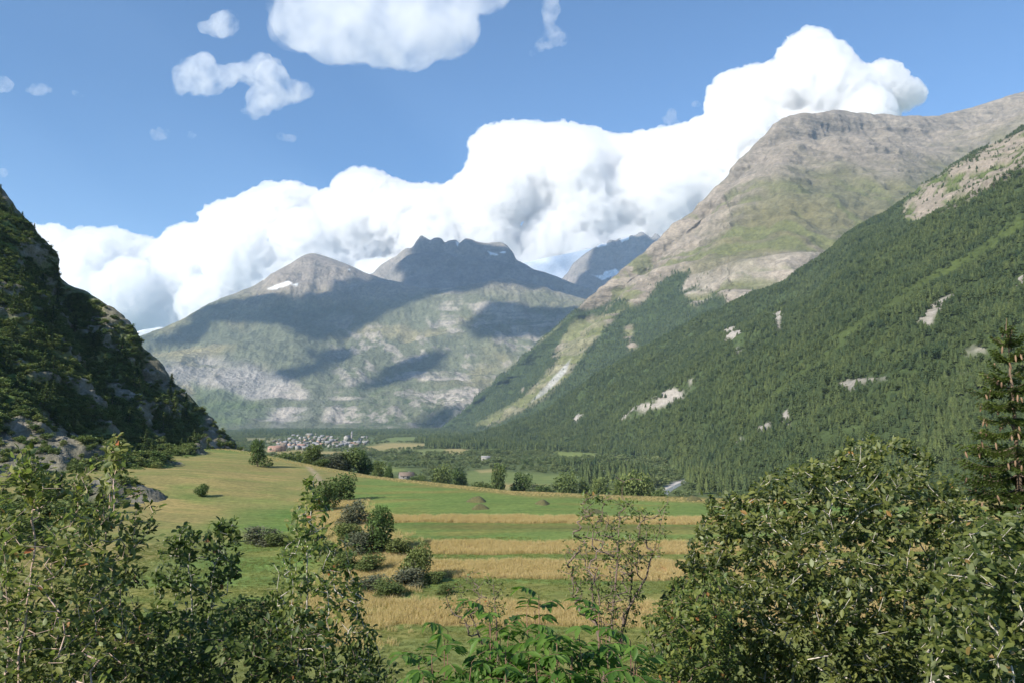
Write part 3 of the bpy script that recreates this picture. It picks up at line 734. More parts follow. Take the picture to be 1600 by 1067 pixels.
THIN = M_cloud_vol('thin cloud', 0.0021, .93, .35, 260)
WISP = M_cloud_vol('wispy cloud', 0.0013, .93, .35, 160); BROAD = M_cloud_vol('broad translucent cloud', 0.0013, .78, .35, 420)
small = [
    ([(412, 5), (430, -30), (800, -40), (790, 12), (742, 20), (745, 55), (735, 75), (680, 90), (650, 108), (600, 98), (540, 95), (500, 92), (470, 75), (425, 70), (415, 40), (428, 28)], 8200, 420, 900, 40, BROAD, 'large grey-white cloud cut by the top of the sky, centre left'),
    ([(300, 45), (330, 25), (372, 14), (374, 50), (350, 60), (318, 55)], 8600, 100, 120, 18, THIN, 'small cloud just left of the large grey-white one'),
    ([(268, 108), (290, 95), (305, 82), (330, 85), (338, 105), (380, 98), (410, 84), (440, 95), (452, 122), (470, 130), (495, 126), (497, 148), (460, 160), (430, 170), (400, 190), (368, 178), (385, 150), (400, 135), (370, 128), (345, 148), (300, 150), (270, 150), (272, 130)], 8600, 160, 420, 20, THIN, 'ragged double cloud below the large grey-white one'),
    ([(232, 204), (250, 198), (272, 206), (268, 216), (240, 222)], 9000, 60, 50, 9, WISP, 'tiny left puff of the pair above the left ridge'),
    ([(283, 208), (298, 205), (313, 211), (298, 218)], 9000, 50, 40, 7, WISP, 'tiny right puff of the pair above the left ridge'),
    ([(423, 210), (440, 206), (474, 216), (470, 224), (440, 221)], 9000, 60, 50, 8, WISP, 'tiny puff above the cumulus bank, under the ragged double cloud'),
    ([(0, 120), (12, 120), (27, 138), (10, 146), (-10, 146), (-10, 120)], 9000, 60, 50, 9, WISP, 'small cloud at the left edge of the sky'),
    ([(38, 134), (66, 128), (88, 142), (66, 150), (40, 148)], 9000, 60, 60, 9, WISP, 'small flat cloud second from the left edge'),
    ([(102, 142), (122, 142), (142, 154), (118, 152)], 9000, 40, 40, 6, WISP, 'faintest cloud of the three at upper left'),
    ([(-10, 262), (8, 263), (18, 270), (6, 278), (-10, 276)], 9000, 40, 40, 7, WISP, 'small puff above the left hillside crest'),
    ([(822, 88), (840, 62), (850, 50), (846, 20), (850, -10), (872, -10), (876, 14), (868, 40), (894, 60), (880, 72), (856, 76), (835, 92)], 8400, 90, 160, 12, WISP, 'tall ragged wisp right of the large grey-white cloud'),
    ([(1026, 184), (1040, 180), (1045, 168), (1056, 170), (1058, 186), (1075, 192), (1060, 200), (1045, 198), (1034, 190)], 9600, 80, 60, 8, WISP, 'ragged scrap of cloud beside the cumulus bank'),
    ([(1075, 162), (1090, 157), (1100, 166), (1086, 170)], 9600, 40, 30, 6, WISP, 'small scrap floating above the ragged one'),
]
for i, (poly, Y, dep, n, rm, mt, lab) in enumerate(small):
    C, R = outline_puffs(poly, Y, dep, int(n * 1.5), rm, 300 + i, 1.0, rough=22 if rm > 30 else 11 if rm > 15 else 6)
    big_ = rm > 15
    o = puff_mesh('small_cloud', C, R * 1.35, (32 if big_ else 16), mt, (38 if big_ else 18), 1 / (200. if big_ else 90.), 400 + i)
    tag(o, lab, 'cloud')

# clouds out of the frame, up towards the sun, whose shadows lie on the central mountains
def surf_point(name, px, py):
    S, X, Yp, D = SURF[name]
    d = (X - px) ** 2 + (Yp - py) ** 2 + np.where(D < 0, 1e9, 0)
    near = d < d.min() + 9
    Dm = np.where(near, D, 1e9); k = np.unravel_index(np.argmin(Dm), D.shape)
    return S[k]
def shadow_cloud(polys, z, thick, dens, label, seed):
    dens *= 2.2
    """polys: [(surface, [(px,py)...])] -> a real cloud layer at height z on the way to the sun"""
    P = []
    for surf, pts in polys:
        for (a, b) in pts:
            q = surf_point(surf, a, b); k = (z - q[2]) / SUN.z
            P.append((q[0] + SUN.x * k, q[1] + SUN.y * k))
    P = np.array(P); x0, y0 = P.min(0) - 200; x1, y1 = P.max(0) + 200
    n = 90; gx_, gy_ = np.meshgrid(np.linspace(x0, x1, n), np.linspace(y0, y1, n))
    q = np.stack([gx_, gy_, 0 * gx_ + seed * 900], -1)
    sd = poly_sd(gx_, gy_, [tuple(p) for p in P]) + 110 * fbm(q, 1 / 420., 4, seed)
    h = thick * np.sqrt(np.clip(sd / 260., 0, 1)) * (1 + .3 * fbm(q, 1 / 300., 3, seed + 3))
    keep = h > 0
    V = np.concatenate([np.stack([gx_, gy_, z + h], -1).reshape(-1, 3), np.stack([gx_, gy_, z - h * .35 - .5], -1).reshape(-1, 3)])
    f = grid_faces(n, n); kk = keep.ravel()[f].any(1); f = f[kk]
    ed = {}
    F = [f, (f + n * n)[:, ::-1]]
    for q4 in f:
        for i in range(4):
            e = (int(q4[i]), int(q4[(i + 1) % 4]))
            if (e[1], e[0]) in ed: del ed[(e[1], e[0])]
            else: ed[e] = 1
    side = [(a, a + n * n, b + n * n, b) for a, b in ed]
    me = mesh_np('passing_cloud', V, F + [np.array(side)], [M_cloud_vol('passing cloud', dens)])
    import bmesh
    bm = bmesh.new(); bm.from_mesh(me); bmesh.ops.delete(bm, geom=[v for v in bm.verts if not v.link_faces], context='VERTS'); bmesh.ops.recalc_face_normals(bm, faces=bm.faces); bm.to_mesh(me); bm.free()
    tag(link('passing_cloud', me), label, 'cloud')
shadow_cloud([('central_mountain', [(235, 532), (300, 492), (385, 462), (450, 470), (520, 445), (575, 436)]), ('jagged_peak', [(640, 385), (665, 372), (745, 380), (805, 402)]), ('ice_bound_peak', [(930, 386), (985, 371), (1040, 385), (960, 440)]),
              ('central_mountain', [(840, 452), (800, 440), (740, 450), (680, 458), (640, 470), (590, 490), (540, 528), (500, 533), (455, 520), (440, 505), (380, 500), (330, 500), (270, 535)])], 6200, 260, .012, 'broad passing cloud shading the high peaks', 5)
shadow_cloud([('central_mountain', [(425, 578), (470, 575), (500, 548), (545, 540), (548, 556), (500, 582), (450, 592), (428, 588)])], 6000, 200, .012, 'small passing cloud shading the lower massif', 6)
shadow_cloud([('central_mountain', [(545, 605), (590, 580), (640, 555), (700, 548), (690, 562), (640, 590), (590, 608), (560, 612)])], 6050, 180, .012, 'long narrow passing cloud shading the middle of the massif', 7)
shadow_cloud([('central_mountain', [(720, 500), (760, 470), (830, 478), (900, 478), (930, 500), (880, 520), (800, 525), (740, 530)])], 6100, 180, .009, 'passing cloud shading the plateau edge', 8)
shadow_cloud([('central_mountain', [(600, 668), (640, 650), (690, 640), (720, 620), (720, 660), (690, 672)])], 5900, 180, .012, 'low passing cloud shading the valley head', 9)

# ================================================================== HAZE
t = NT('valley haze'); v = t.n('ShaderNodeVolumePrincipled')
v.inputs['Color'].default_value = (.52, .73, 1.0, 1); v.inputs['Density'].default_value = 3.9e-5; v.inputs['Anisotropy'].default_value = .0
t.l(v.outputs[0], t.out.inputs['Volume'])
hx0, hx1, hy0, hy1, hz0, hz1 = -14000, 14000, -6000, 14500, -140, 2700
V = np.array([(x, y, z) for z in (hz0, hz1) for y in (hy0, hy1) for x in (hx0, hx1)], float)
Fq = np.array([(0, 2, 3, 1), (4, 5, 7, 6), (0, 1, 5, 4), (2, 6, 7, 3), (0, 4, 6, 2), (1, 3, 7, 5)])
hz = link('haze', mesh_np('haze', V, Fq, [t.m]))
tag(hz, 'pale blue haze filling the whole valley', 'haze', kind='stuff')
# ================================================================== VEGETATION PROTOTYPES
def M_foliage(name, c1, c2, under=None, attr=False, trans=.3, rough=.6, tip=None, spec=.25):
    """leaf colour varies from leaf to leaf / tree to tree; pale underside; light shines through"""
    t = NT(name); b = t.n('ShaderNodeBsdfPrincipled', _Roughness=rough); b.inputs['Specular IOR Level'].default_value = spec
    if attr: r = t.n('ShaderNodeAttribute', attribute_name='rnd').outputs['Fac']
    else: r = t.n('ShaderNodeObjectInfo').outputs['Random']
    stops = [(0.0, c1), (0.975, c2)] + ([(1.0, tip)] if tip else [])
    c = t.ramp(r, stops)
    if under:
        g = t.n('ShaderNodeNewGeometry')
        c = t.mixc(c, under, t.math('MULTIPLY', g.outputs['Backfacing'], .85))
    t.l(c, b.inputs['Base Color'])
    if trans:
        tr = t.n('ShaderNodeBsdfTranslucent'); t.l(t.mixc(c, (1.3, 1.5, .5), 1.0, 'MULTIPLY'), tr.inputs[0])
        mx = t.n('ShaderNodeMixShader', _Fac=trans); t.l(b.outputs[0], mx.inputs[1]); t.l(tr.outputs[0], mx.inputs[2]); t.l(mx.outputs[0], t.out.inputs[0])
    else: t.l(b.outputs[0], t.out.inputs[0])
    return t.m
def M_tree2(name, c1, c2, trans=.15, loc=0):
    """per-tree colour (object random) x per-clump variation (rnd)"""
    t = NT(name); b = t.n('ShaderNodeBsdfPrincipled', _Roughness=.8); b.inputs['Specular IOR Level'].default_value = .15
    r = t.n('ShaderNodeObjectInfo').outputs['Random']; a = t.n('ShaderNodeAttribute', attribute_name='rnd').outputs['Fac']
    if loc:
        lp = t.n('ShaderNodeObjectInfo').outputs['Location']; nz = t.noise(loc, 4, .6, lp)
        r = t.math('ADD', t.math('MULTIPLY', r, .45), t.math('MULTIPLY', t.math('SUBTRACT', nz, .28), 1.25))
    c = t.mixc(t.ramp(r, [(0, c1), (1, c2)]), t.ramp(a, [(0, .6), (1, 1.4)]), 1., 'MULTIPLY'); t.l(c, b.inputs['Base Color'])
    tr = t.n('ShaderNodeBsdfTranslucent'); t.l(t.mixc(c, (1.2, 1.3, .6), 1.0, 'MULTIPLY'), tr.inputs[0])
    mx = t.n('ShaderNodeMixShader', _Fac=trans); t.l(b.outputs[0], mx.inputs[1]); t.l(tr.outputs[0], mx.inputs[2]); t.l(mx.outputs[0], t.out.inputs[0])
    return t.m
M_bark = M_simple('grey bark', (.16, .13, .10), .9, .35, 6.0)
M_palebark = M_simple('pale lichened bark', (.42, .38, .33), .9, .45, 9.0)
M_con = M_tree2('conifer needles far', (.024, .048, .024), (.112, .138, .044), .15, 1 / 70.)
M_con_dark = M_tree2('hill conifer needles', (.042, .072, .024), (.085, .115, .036))
M_wil = M_tree2('valley broadleaf', (.070, .108, .042), (.150, .170, .070), .2, 1 / 60.)
M_shr = M_tree2('field shrub leaves', (.065, .105, .032), (.145, .170, .058), .25)

def far_conifer(seed, tiers=6, k=7, wid=.19):
    rs = np.random.RandomState(seed); V, F, R = [], [], []
    for i in range(tiers):
        f = i / tiers; z0 = .10 + .88 * f; top = min(1.0, z0 + .30 * (1 - f * .55)); r = wid * (1 - f) ** .8 * rs.uniform(.85, 1.15) + .012
        b = len(V); V.append((rs.normal() * .008, rs.normal() * .008, top)); R.append(rs.rand())
        a0 = rs.rand() * 6.28; m = 2 * k
        for j in range(m):
            a = a0 + j * 2 * math.pi / m; rr = r * (rs.uniform(.85, 1.2) if j % 2 == 0 else rs.uniform(.35, .6))
            V.append((math.cos(a) * rr, math.sin(a) * rr, z0 - (.035 if j % 2 == 0 else -.03) + rs.normal() * .01)); R.append(rs.rand())
        for j in range(m): F.append((b, b + 1 + j, b + 1 + (j + 1) % m))
    b = len(V)
    for z, r in ((0, .014), (.25, .011)):
        for j in range(3):
            V.append((math.cos(j * 2.09) * r, math.sin(j * 2.09) * r, z)); R.append(.3)
    nf = len(F)
    for j in range(3): F += [(b + j, b + (j + 1) % 3, b + 3 + (j + 1) % 3), (b + j, b + 3 + (j + 1) % 3, b + 3 + j)]
    return V, F, R, nf
def quads_at(C, size, rs, up=.4, aspect=.6):
    """one randomly turned leaf-like rhombus per centre"""
    n = len(C); d = rs.normal(size=(n, 3)); d[:, 2] *= .7; d /= np.linalg.norm(d, axis=1)[:, None]
    nn = rs.normal(size=(n, 3)); nn[:, 2] += up * 2; s = np.cross(d, nn); s /= np.linalg.norm(s, axis=1)[:, None] + 1e-9
    sz = (size * rs.uniform(.6, 1.3, n))[:, None] if np.isscalar(size) else (size * rs.uniform(.7, 1.25, n))[:, None]
    V = np.stack([C - d * sz * .5, C + s * sz * aspect * .5, C + d * sz * .5, C - s * sz * aspect * .5], 1).reshape(-1, 3)
    i = np.arange(n)[:, None] * 4
    return V, np.concatenate([i, i + 1, i + 2, i + 3], 1)
def blob_tree(seed, n, size, lobes=7, flat=.8, lift=.25):
    """broad crown of leaf clumps, unit height"""
    rs = np.random.RandomState(seed); C = []
    L = [(0, 0, .55, .33)] + [(rs.uniform(-.28, .28), rs.uniform(-.28, .28), rs.uniform(lift + .12, .82), rs.uniform(.14, .26)) for _ in range(lobes)]
    w = np.array([l[3] ** 2 for l in L]); w /= w.sum()
    idx = rs.choice(len(L), n, p=w); d = rs.normal(size=(n, 3)); d /= np.linalg.norm(d, axis=1)[:, None]
    rr = rs.rand(n) ** .35
    P = np.array([L[i][:3] for i in idx]) + d * (np.array([L[i][3] for i in idx]) * rr)[:, None]
    P[:, 2] = np.clip(P[:, 2], .04, 1.0)
    V, F = quads_at(P, size, rs); R = np.repeat(np.clip(rs.rand(n) * .6 + .4 * P[:, 2], 0, 1), 4)
    return V, F, R
def detailed_conifer(seed, tiers=17, wid=.24, dens=9, size=.075):
    rs = np.random.RandomState(seed); P = []; T = []
    for i in range(tiers):
        f = i / (tiers - 1.); z = .06 + .92 * f; r = wid * (1 - f) ** .75 * rs.uniform(.75, 1.2) + .012
        for j in range(rs.randint(6, 9)):
            a = rs.rand() * 6.28; m = max(2, int(dens * (1 - f * .6))); rr = r * rs.uniform(.6, 1.15)
            s = np.linspace(.2, 1, m); 
            P.append(np.stack([np.cos(a) * rr * s + rs.normal(size=m) * .01, np.sin(a) * rr * s + rs.normal(size=m) * .01, z - .10 * rr / wid * s + .05 * s * s + rs.normal(size=m) * .010], -1)); T.append(1.15 - .55 * s)
    P = np.concatenate(P); T = np.concatenate(T)
    V, F = quads_at(P, size * T, rs, .9, .55); R = np.repeat(np.clip(rs.rand(len(P)), 0, 1), 4)
    return V, F, R
def trunk_mesh(name, h, r, mat, seed=0, sides=6, segs=5, lean=.03):
    rs = np.random.RandomState(seed); V = []; 
    for i in range(segs + 1):
        f = i / segs; ox, oy = rs.normal(size=2) * lean * h * f * .3
        for j in range(sides):
            a = j * 2 * math.pi / sides; V.append((ox + math.cos(a) * r * (1 - .85 * f), oy + math.sin(a) * r * (1 - .85 * f), h * f))
    F = [(i * sides + j, i * sides + (j + 1) % sides, (i + 1) * sides + (j + 1) % sides, (i + 1) * sides + j) for i in range(segs) for j in range(sides)]
    return mesh_np(name, V, np.array(F), [mat], True)

# ------------------------------------------------------------------ instancing of masses (things nobody could count)
_ng = {}
def scatter_group(colname):
    ng = bpy.data.node_groups.new('scatter ' + colname, 'GeometryNodeTree')
    ng.interface.new_socket('Geometry', in_out='INPUT', socket_type='NodeSocketGeometry'); ng.interface.new_socket('Geometry', in_out='OUTPUT', socket_type='NodeSocketGeometry')
    N_ = ng.nodes.new; gi, go = N_('NodeGroupInput'), N_('NodeGroupOutput')
    mp, ip, ci = N_('GeometryNodeMeshToPoints'), N_('GeometryNodeInstanceOnPoints'), N_('GeometryNodeCollectionInfo')
    ci.inputs['Collection'].default_value = bpy.data.collections[colname]; ci.inputs['Separate Children'].default_value = True; ci.inputs['Reset Children'].default_value = True
    ip.inputs['Pick Instance'].default_value = True
    def attr(nm, dt):
        a = N_('GeometryNodeInputNamedAttribute'); a.data_type = dt; a.inputs['Name'].default_value = nm; return a.outputs['Attribute']
    L = ng.links.new
    L(gi.outputs[0], mp.inputs['Mesh']); L(mp.outputs[0], ip.inputs['Points']); L(ci.outputs[0], ip.inputs['Instance'])
    L(attr('pick', 'INT'), ip.inputs['Instance Index']); L(attr('rot', 'FLOAT_VECTOR'), ip.inputs['Rotation']); L(attr('scl', 'FLOAT_VECTOR'), ip.inputs['Scale'])
    L(ip.outputs[0], go.inputs[0]); return ng
def scatter(name, P, scl, protos, label, rs, cat=None, tilt=.04, parent=None, kind='stuff'):
    key = 'set ' + protos[0].name
    if key not in _ng:
        c = bpy.data.collections.new(key)
        for m in protos:
            c.objects.link(bpy.data.objects.new(m.name, m))
        _ng[key] = scatter_group(key)
    n = len(P); me = bpy.data.meshes.new(name); me.vertices.add(n); me.vertices.foreach_set('co', np.asarray(P, np.float32).ravel())
    a = me.attributes.new('pick', 'INT', 'POINT'); a.data.foreach_set('value', rs.randint(0, len(protos), n).astype(np.int32))
    r = np.zeros((n, 3), np.float32); r[:, :2] = rs.normal(size=(n, 2)) * tilt; r[:, 2] = rs.rand(n) * 6.28
    a = me.attributes.new('rot', 'FLOAT_VECTOR', 'POINT'); a.data.foreach_set('vector', r.ravel())
    s = np.asarray(scl, np.float32); s = np.repeat(s[:, None], 3, 1) if s.ndim == 1 else s
    a = me.attributes.new('scl', 'FLOAT_VECTOR', 'POINT'); a.data.foreach_set('vector', s.ravel())
    me.update(); o = link(name, me, parent); md = o.modifiers.new('scatter', 'NODES'); md.node_group = _ng[key]
    return tag(o, label, cat, kind=kind)

FC = []
for s in range(5):
    V, F, R, nf = far_conifer(50 + s, 6 + s % 2, 6 + s % 2, .15 + .025 * (s % 3))
    FC.append(mesh_np('conifer%d' % s, V, np.array(F), [M_con, M_bark], False, rnd=R, mat_idx=[0] * nf + [1] * (len(F) - nf)))
for s in range(3):
    V, F, R = blob_tree(60 + s, 110, .15, 6, lift=.2); V = V * np.stack([(1.1 - .75 * V[:, 2]) * .8] * 2 + [np.ones(len(V))], 1)
    FC.append(mesh_np('pine%d' % s, V, F, [M_con], False, rnd=R))
BT = []
for s in range(4):
    V, F, R = blob_tree(80 + s, 150, .17, 6)
    BT.append(mesh_np('valley_bush%d' % s, V, F, [M_wil], False, rnd=R))

def sample_surface(S, w, n, rs):
    """n random points on a grid surface, weight w per cell, times cell area"""
    a = np.linalg.norm(np.cross(S[:-1, 1:] - S[:-1, :-1], S[1:, :-1] - S[:-1, :-1]), axis=-1)
    W = (a * np.maximum(w[:-1, :-1], 0)).ravel(); tot = W.sum(); W /= tot
    k = rs.choice(len(W), n, p=W); i, j = np.divmod(k, S.shape[1] - 1)
    u, v = rs.rand(n)[:, None], rs.rand(n)[:, None]
    return S[i, j] * (1 - u) * (1 - v) + S[i, j + 1] * u * (1 - v) + S[i + 1, j] * (1 - u) * v + S[i + 1, j + 1] * u * v, i, j

rs = np.random.RandomState(11)
BIGBUSH = [(1040, 1080), (1040, 900), (1090, 800), (1110, 770), (1200, 730), (1330, 680), (1420, 690), (1500, 740), (1620, 780), (1620, 1080)]
# forest on the nearer slope
S, fo, N = FOREST_F
X, Yp, D = to_px(S)
vis = ((X > -60) & (X < 1680) & (Yp < 880) & (D > 0)).astype(float)
dens = sstep(-3, 4, fo) * .94 + .04 + .05 * sstep(-14, 0, fo)
dens = dens * (.30 + .7 * sstep(-.35, .02, fbm(S, 1 / 45., 4, 140))) * vis
P, i, j = sample_surface(S, dens, 150000, rs)
h = rs.uniform(6.0, 11.0, len(P)) * (.75 + .5 * sstep(-.3, .3, fbm(P, 1 / 90., 3, 141)))
h *= 1 - .25 * sstep(300, 700, P[:, 2])
x_, y_, d_ = to_px(P)
okb = (x_ > 0) & (x_ < 1600) & (poly_sd(x_, y_, BIGBUSH) < -4) & (y_ < 800)
order = np.argsort(np.where(okb, d_ / h, 1e9)); near = order[:190]; rest = order[190:]
P[:, 2] -= h * .03
w = h * rs.uniform(1.4, 2.2, len(h))
scatter('slope_forest', P[rest], np.stack([w, w, h], 1)[rest], FC, 'dense conifer forest covering the mountainside on the right', rs, 'forest')
SLOPE_NEAR = [(P[k], w[k], h[k]) for k in near]
# forest on the big mountain's lower flank
S, fo, N = FOREST_R
X, Yp, D = to_px(S)
vis = ((X > 640) & (X < 1320) & (Yp < 700) & (D > 0) & (Yp > 420)).astype(float)
dens = (sstep(-2, 3, fo) + .05 * sstep(-25, 0, fo)) * (.35 + .65 * sstep(-.3, .05, fbm(S, 1 / 60., 4, 142))) * vis
P, i, j = sample_surface(S, dens, 36000, rs)
h = rs.uniform(9, 17, len(P)); P[:, 2] -= .5; w = h * rs.uniform(1.0, 1.5, len(h))
scatter('flank_forest', P, np.stack([w, w, h], 1), FC, 'conifer forest on the lower flank of the rock mountain', rs, 'forest')
# thin trees on the massif foot + dark belt behind the village
def valley_pts(poly, n, thr=-9, nf=1 / 70., seed=1):
    xs = [p[0] for p in poly]; ys = [p[1] for p in poly]
    px = rs.uniform(min(xs), max(xs), n * 3); y0, y1 = max(min(ys), 670), max(ys)
    Yn, Yf = -VALLEY * F_PX / (y1 - HORIZON), -VALLEY * F_PX / (max(y0, 669.5) - HORIZON)
    Y = np.sqrt(rs.uniform(Yn ** 2, Yf ** 2, n * 3)); py = HORIZON - VALLEY * F_PX / Y
    k = poly_sd(px, py, poly) > 0; px, Y = px[k], Y[k]
    x = (px - 800) / F_PX * Y; P = np.stack([x, Y, H(x, Y)], 1)
    k = fbm(P * (1, 1, 0), nf, 3, seed) > thr
    return P[k][:n]
ALLV = [(-100, 670), (1300, 670), (1300, 775), (-100, 790)]
EXC = [m[0] for m in MEADOWS] + GRAV + [[(425, 679), (590, 681), (585, 698), (480, 708), (400, 706)], [(955, 701), (980, 701), (980, 716), (957, 716)], [(615, 730), (655, 730), (655, 745), (615, 745)]]
P = valley_pts(ALLV, 90000)
x_, y_, d_ = to_px(P)
keep = np.ones(len(P), bool)
for e in EXC: keep &= poly_sd(x_, y_, e) < 0.5
keep &= (P[:, 1] - np.interp(P[:, 0], EDGE_X, EDGE_Y)) > 190
cl = fbm(P * (1, 1, 0), 1 / 80., 4, 150)
keep &= (cl + rs.rand(len(P)) * .6 > -.12)
P = P[keep]; cl = cl[keep]
h = rs.uniform(3.0, 7.5, len(P)) * (1 + .8 * sstep(.0, .4, cl)); w = h * rs.uniform(1.1, 1.6, len(P))
P[:, 2] -= h * .08
scatter('valley_thicket', P, np.stack([w, w, h], 1), BT, 'low broadleaf thicket spread over the valley floor', rs, 'thicket')
CONP = [[(715, 677), (790, 675), (850, 680), (1010, 690), (1100, 705), (1100, 722), (1000, 716), (900, 712), (860, 706), (720, 702)], [(655, 683), (715, 680), (718, 703), (640, 698)],
        [(395, 671), (720, 671), (700, 679), (590, 680), (540, 680), (395, 681)], [(860, 725), (1010, 740), (1010, 770), (880, 765)], [(1040, 725), (1300, 735), (1300, 775), (1090, 770)], [(380, 668), (420, 668), (420, 680), (380, 680)]]
PP = []; HH = []
for q, n in zip(CONP, (5200, 1500, 5200, 260, 700, 300)):
    a = valley_pts(q, n, -.25, 1 / 120., 160); PP.append(a)
P = np.concatenate(PP); h = rs.uniform(11, 20, len(P)); w = h * rs.uniform(.95, 1.4, len(P))
x_, y_, d_ = to_px(P); keep = np.ones(len(P), bool)
for e in EXC[:13] + GRAV: keep &= poly_sd(x_, y_, e) < 0.3
P, h, w = P[keep], h[keep], w[keep]; x_, y_, d_ = to_px(P)
okb = (poly_sd(x_, y_, BIGBUSH) < 0)
order = np.argsort(np.where(okb, d_ / h, 1e9)); near = order[:100]; rest = order[100:]
scatter('valley_forest', P[rest], np.stack([w, w, h], 1)[rest], FC, 'dark conifer belts standing across the valley floor', rs, 'forest')
# single conifers: the largest ones in view
DC = []
for s in range(3):
    V, F, R, nf = far_conifer(20 + s, 9, 9, .17 + .02 * s)
    DC.append(mesh_np('crown', V, np.array(F[:nf]), [M_con], False, rnd=R))
TR = trunk_mesh('trunk', 1.0, .018, M_bark, 1)
def conifer(loc, w, h, label, group, crown, trunk=TR, name='conifer'):
    e = link(name, None, loc=loc, rot=(0, 0, random.random() * 6.28), scale=(w, w, h))
    tag(e, label, 'tree', group)
    link('trunk', trunk, e); link('crown', crown, e); return e
random.seed(4)
for n_, (p, w_, h_) in enumerate(SLOPE_NEAR):
    conifer(p, w_, h_, 'green conifer in the lowest forest at the foot of the right slope', 'conifers at the foot of the right slope', DC[n_ % 3])
for n_, k in enumerate(near):
    conifer(P[k], w[k] * 1.0, h[k], 'dark conifer standing on the valley floor beyond the hay field', 'conifers on the valley floor', DC[n_ % 3])

# ------------------------------------------------------------------ left hill: single trees and low scrub
S, rockm, N, vr = HILL
X, Yp, D = to_px(S)
vis = ((X > -60) & (D > 0) & (Yp > 250)).astype(float) * (((vr > 1.45) & (vr < 5.9))[:, None])
clump = fbm(S, 1 / 26., 3, 170)
wt = vis * (.08 + sstep(0.0, .22, clump)) * (1 - .8 * rockm)
P, i, j = sample_surface(S, wt, 170, rs)
HC = []
for s in range(4):
    V, F, R = detailed_conifer(30 + s, 19, (.30, .24, .38, .28)[s], 11, (.085, .075, .10, .08)[s])
    HC.append(mesh_np('crown', V, F, [M_con_dark], False, rnd=R))
fixed = [(190, 545, 10), (118, 505, 8), (155, 520, 7), (20, 470, 8), (45, 480, 8), (88, 470, 7), (100, 480, 8), (210, 590, 7), (265, 610, 7), (290, 640, 8), (272, 628, 9), (255, 655, 7), (225, 665, 6), (175, 620, 7), (35, 420, 6)]
sd = [0]
def hill_point(px, py):
    d2 = (X - px) ** 2 + (Yp - py) ** 2 + np.where((D < 0) | (vr[:, None] < 1), 1e9, 0)
    return S[np.unravel_index(np.argmin(d2), d2.shape)]
def where_on_hill(x, y):
    row = 'just under the crest' if poly_sd(np.array([x]), np.array([y]), [(-50, 200), (0, 288), (120, 445), (200, 500), (300, 620), (385, 715), (330, 715), (250, 640), (150, 560), (60, 460), (-50, 380)])[0] > 0 else ('in the dark upper face' if y < 560 else 'in the sunlit lower face' if x > 130 else 'in the dark lower face')
    return row
for n_ in range(len(fixed) + len(P)):
    if n_ < len(fixed): p = hill_point(fixed[n_][0], fixed[n_][1] + 18); hh = fixed[n_][2]
    else: p = P[n_ - len(fixed)]; hh = rs.uniform(2.5, 7.0)
    x_, y_, _ = to_px(p)
    side = 'by the left edge of the picture' if x_ < 60 else 'above the pink-stemmed shrub' if x_ < 130 else 'above the slender shrub' if x_ < 210 else 'above the mown field' if x_ < 290 else 'near the far corner of the field'
    lab = '%s conifer %s, %s' % ('tall' if hh > 6.2 else 'knee-high' if hh < 3.4 else 'small' if hh < 4.8 else 'bushy', where_on_hill(float(x_), float(y_)), side)
    conifer(p - np.array([0, 0, .3]), hh * rs.uniform(.9, 1.25), hh, lab, 'conifers growing on the left hillside', HC[n_ % 4], name='hill_conifer')
BSH = []
for s in range(4):
    V, F, R = blob_tree(90 + s, 260, .16, 8, lift=.05)
    BSH.append(mesh_np('scrub%d' % s, V, F, [M_shr], False, rnd=R))
wt = vis * (.25 + .9 * sstep(-.2, .15, fbm(S, 1 / 9., 4, 172))) * (1 - .85 * rockm)
P, i, j = sample_surface(S, wt, 13000, rs)
h = rs.uniform(.5, 1.7, len(P)) * rs.choice([1, 1, 1.5], len(P))
scatter('hillside_scrub', P - np.array([0, 0, .1]), np.stack([h * 1.7, h * 1.7, h], 1), BSH, 'low juniper scrub carpeting the left hillside', rs, 'scrub')
# ================================================================== SHRUBS IN THE FIELD
rs = np.random.RandomState(21)
MB_ = []
for s in range(5):
    V, F, R = blob_tree(120 + s, 2400, .075, 14, lift=.0)
    MB_.append(mesh_np('foliage', V, F, [M_shr], False, rnd=R))
M_grey = M_tree2('grey willow leaves', (.09, .105, .065), (.13, .135, .085), .2)
MG_ = []
for s in range(2):
    V, F, R = blob_tree(140 + s, 2400, .07, 12, lift=.0)
    MG_.append(mesh_np('foliage', V, F, [M_grey], False, rnd=R))
MC_ = []
for s in range(2):
    V, F, R = blob_tree(160 + s, 2600, .07, 10, lift=.0); V = V * np.stack([1.25 - .85 * V[:, 2], 1.25 - .85 * V[:, 2], np.ones(len(V))], 1)
    MC_.append(mesh_np('foliage', V, F, [M_shr], False, rnd=R))
STM = []
for s in range(3):
    V = []; F = []
    r2 = np.random.RandomState(s)
    for q in range(6):
        a = r2.rand() * 6.28; l = r2.uniform(.5, .8); o_ = len(V); dx, dy = math.cos(a) * .25, math.sin(a) * .25
        for i_ in range(4):
            f = i_ / 3.
            for j_ in range(4):
                b_ = j_ * 1.571; rr = .014 * (1 - .75 * f); V.append((dx * f + math.cos(b_) * rr, dy * f + math.sin(b_) * rr, l * f))
        F += [(o_ + i_ * 4 + j_, o_ + i_ * 4 + (j_ + 1) % 4, o_ + (i_ + 1) * 4 + (j_ + 1) % 4, o_ + (i_ + 1) * 4 + j_) for i_ in range(3) for j_ in range(4)]
    STM.append(mesh_np('stems', V, np.array(F), [M_bark], True))
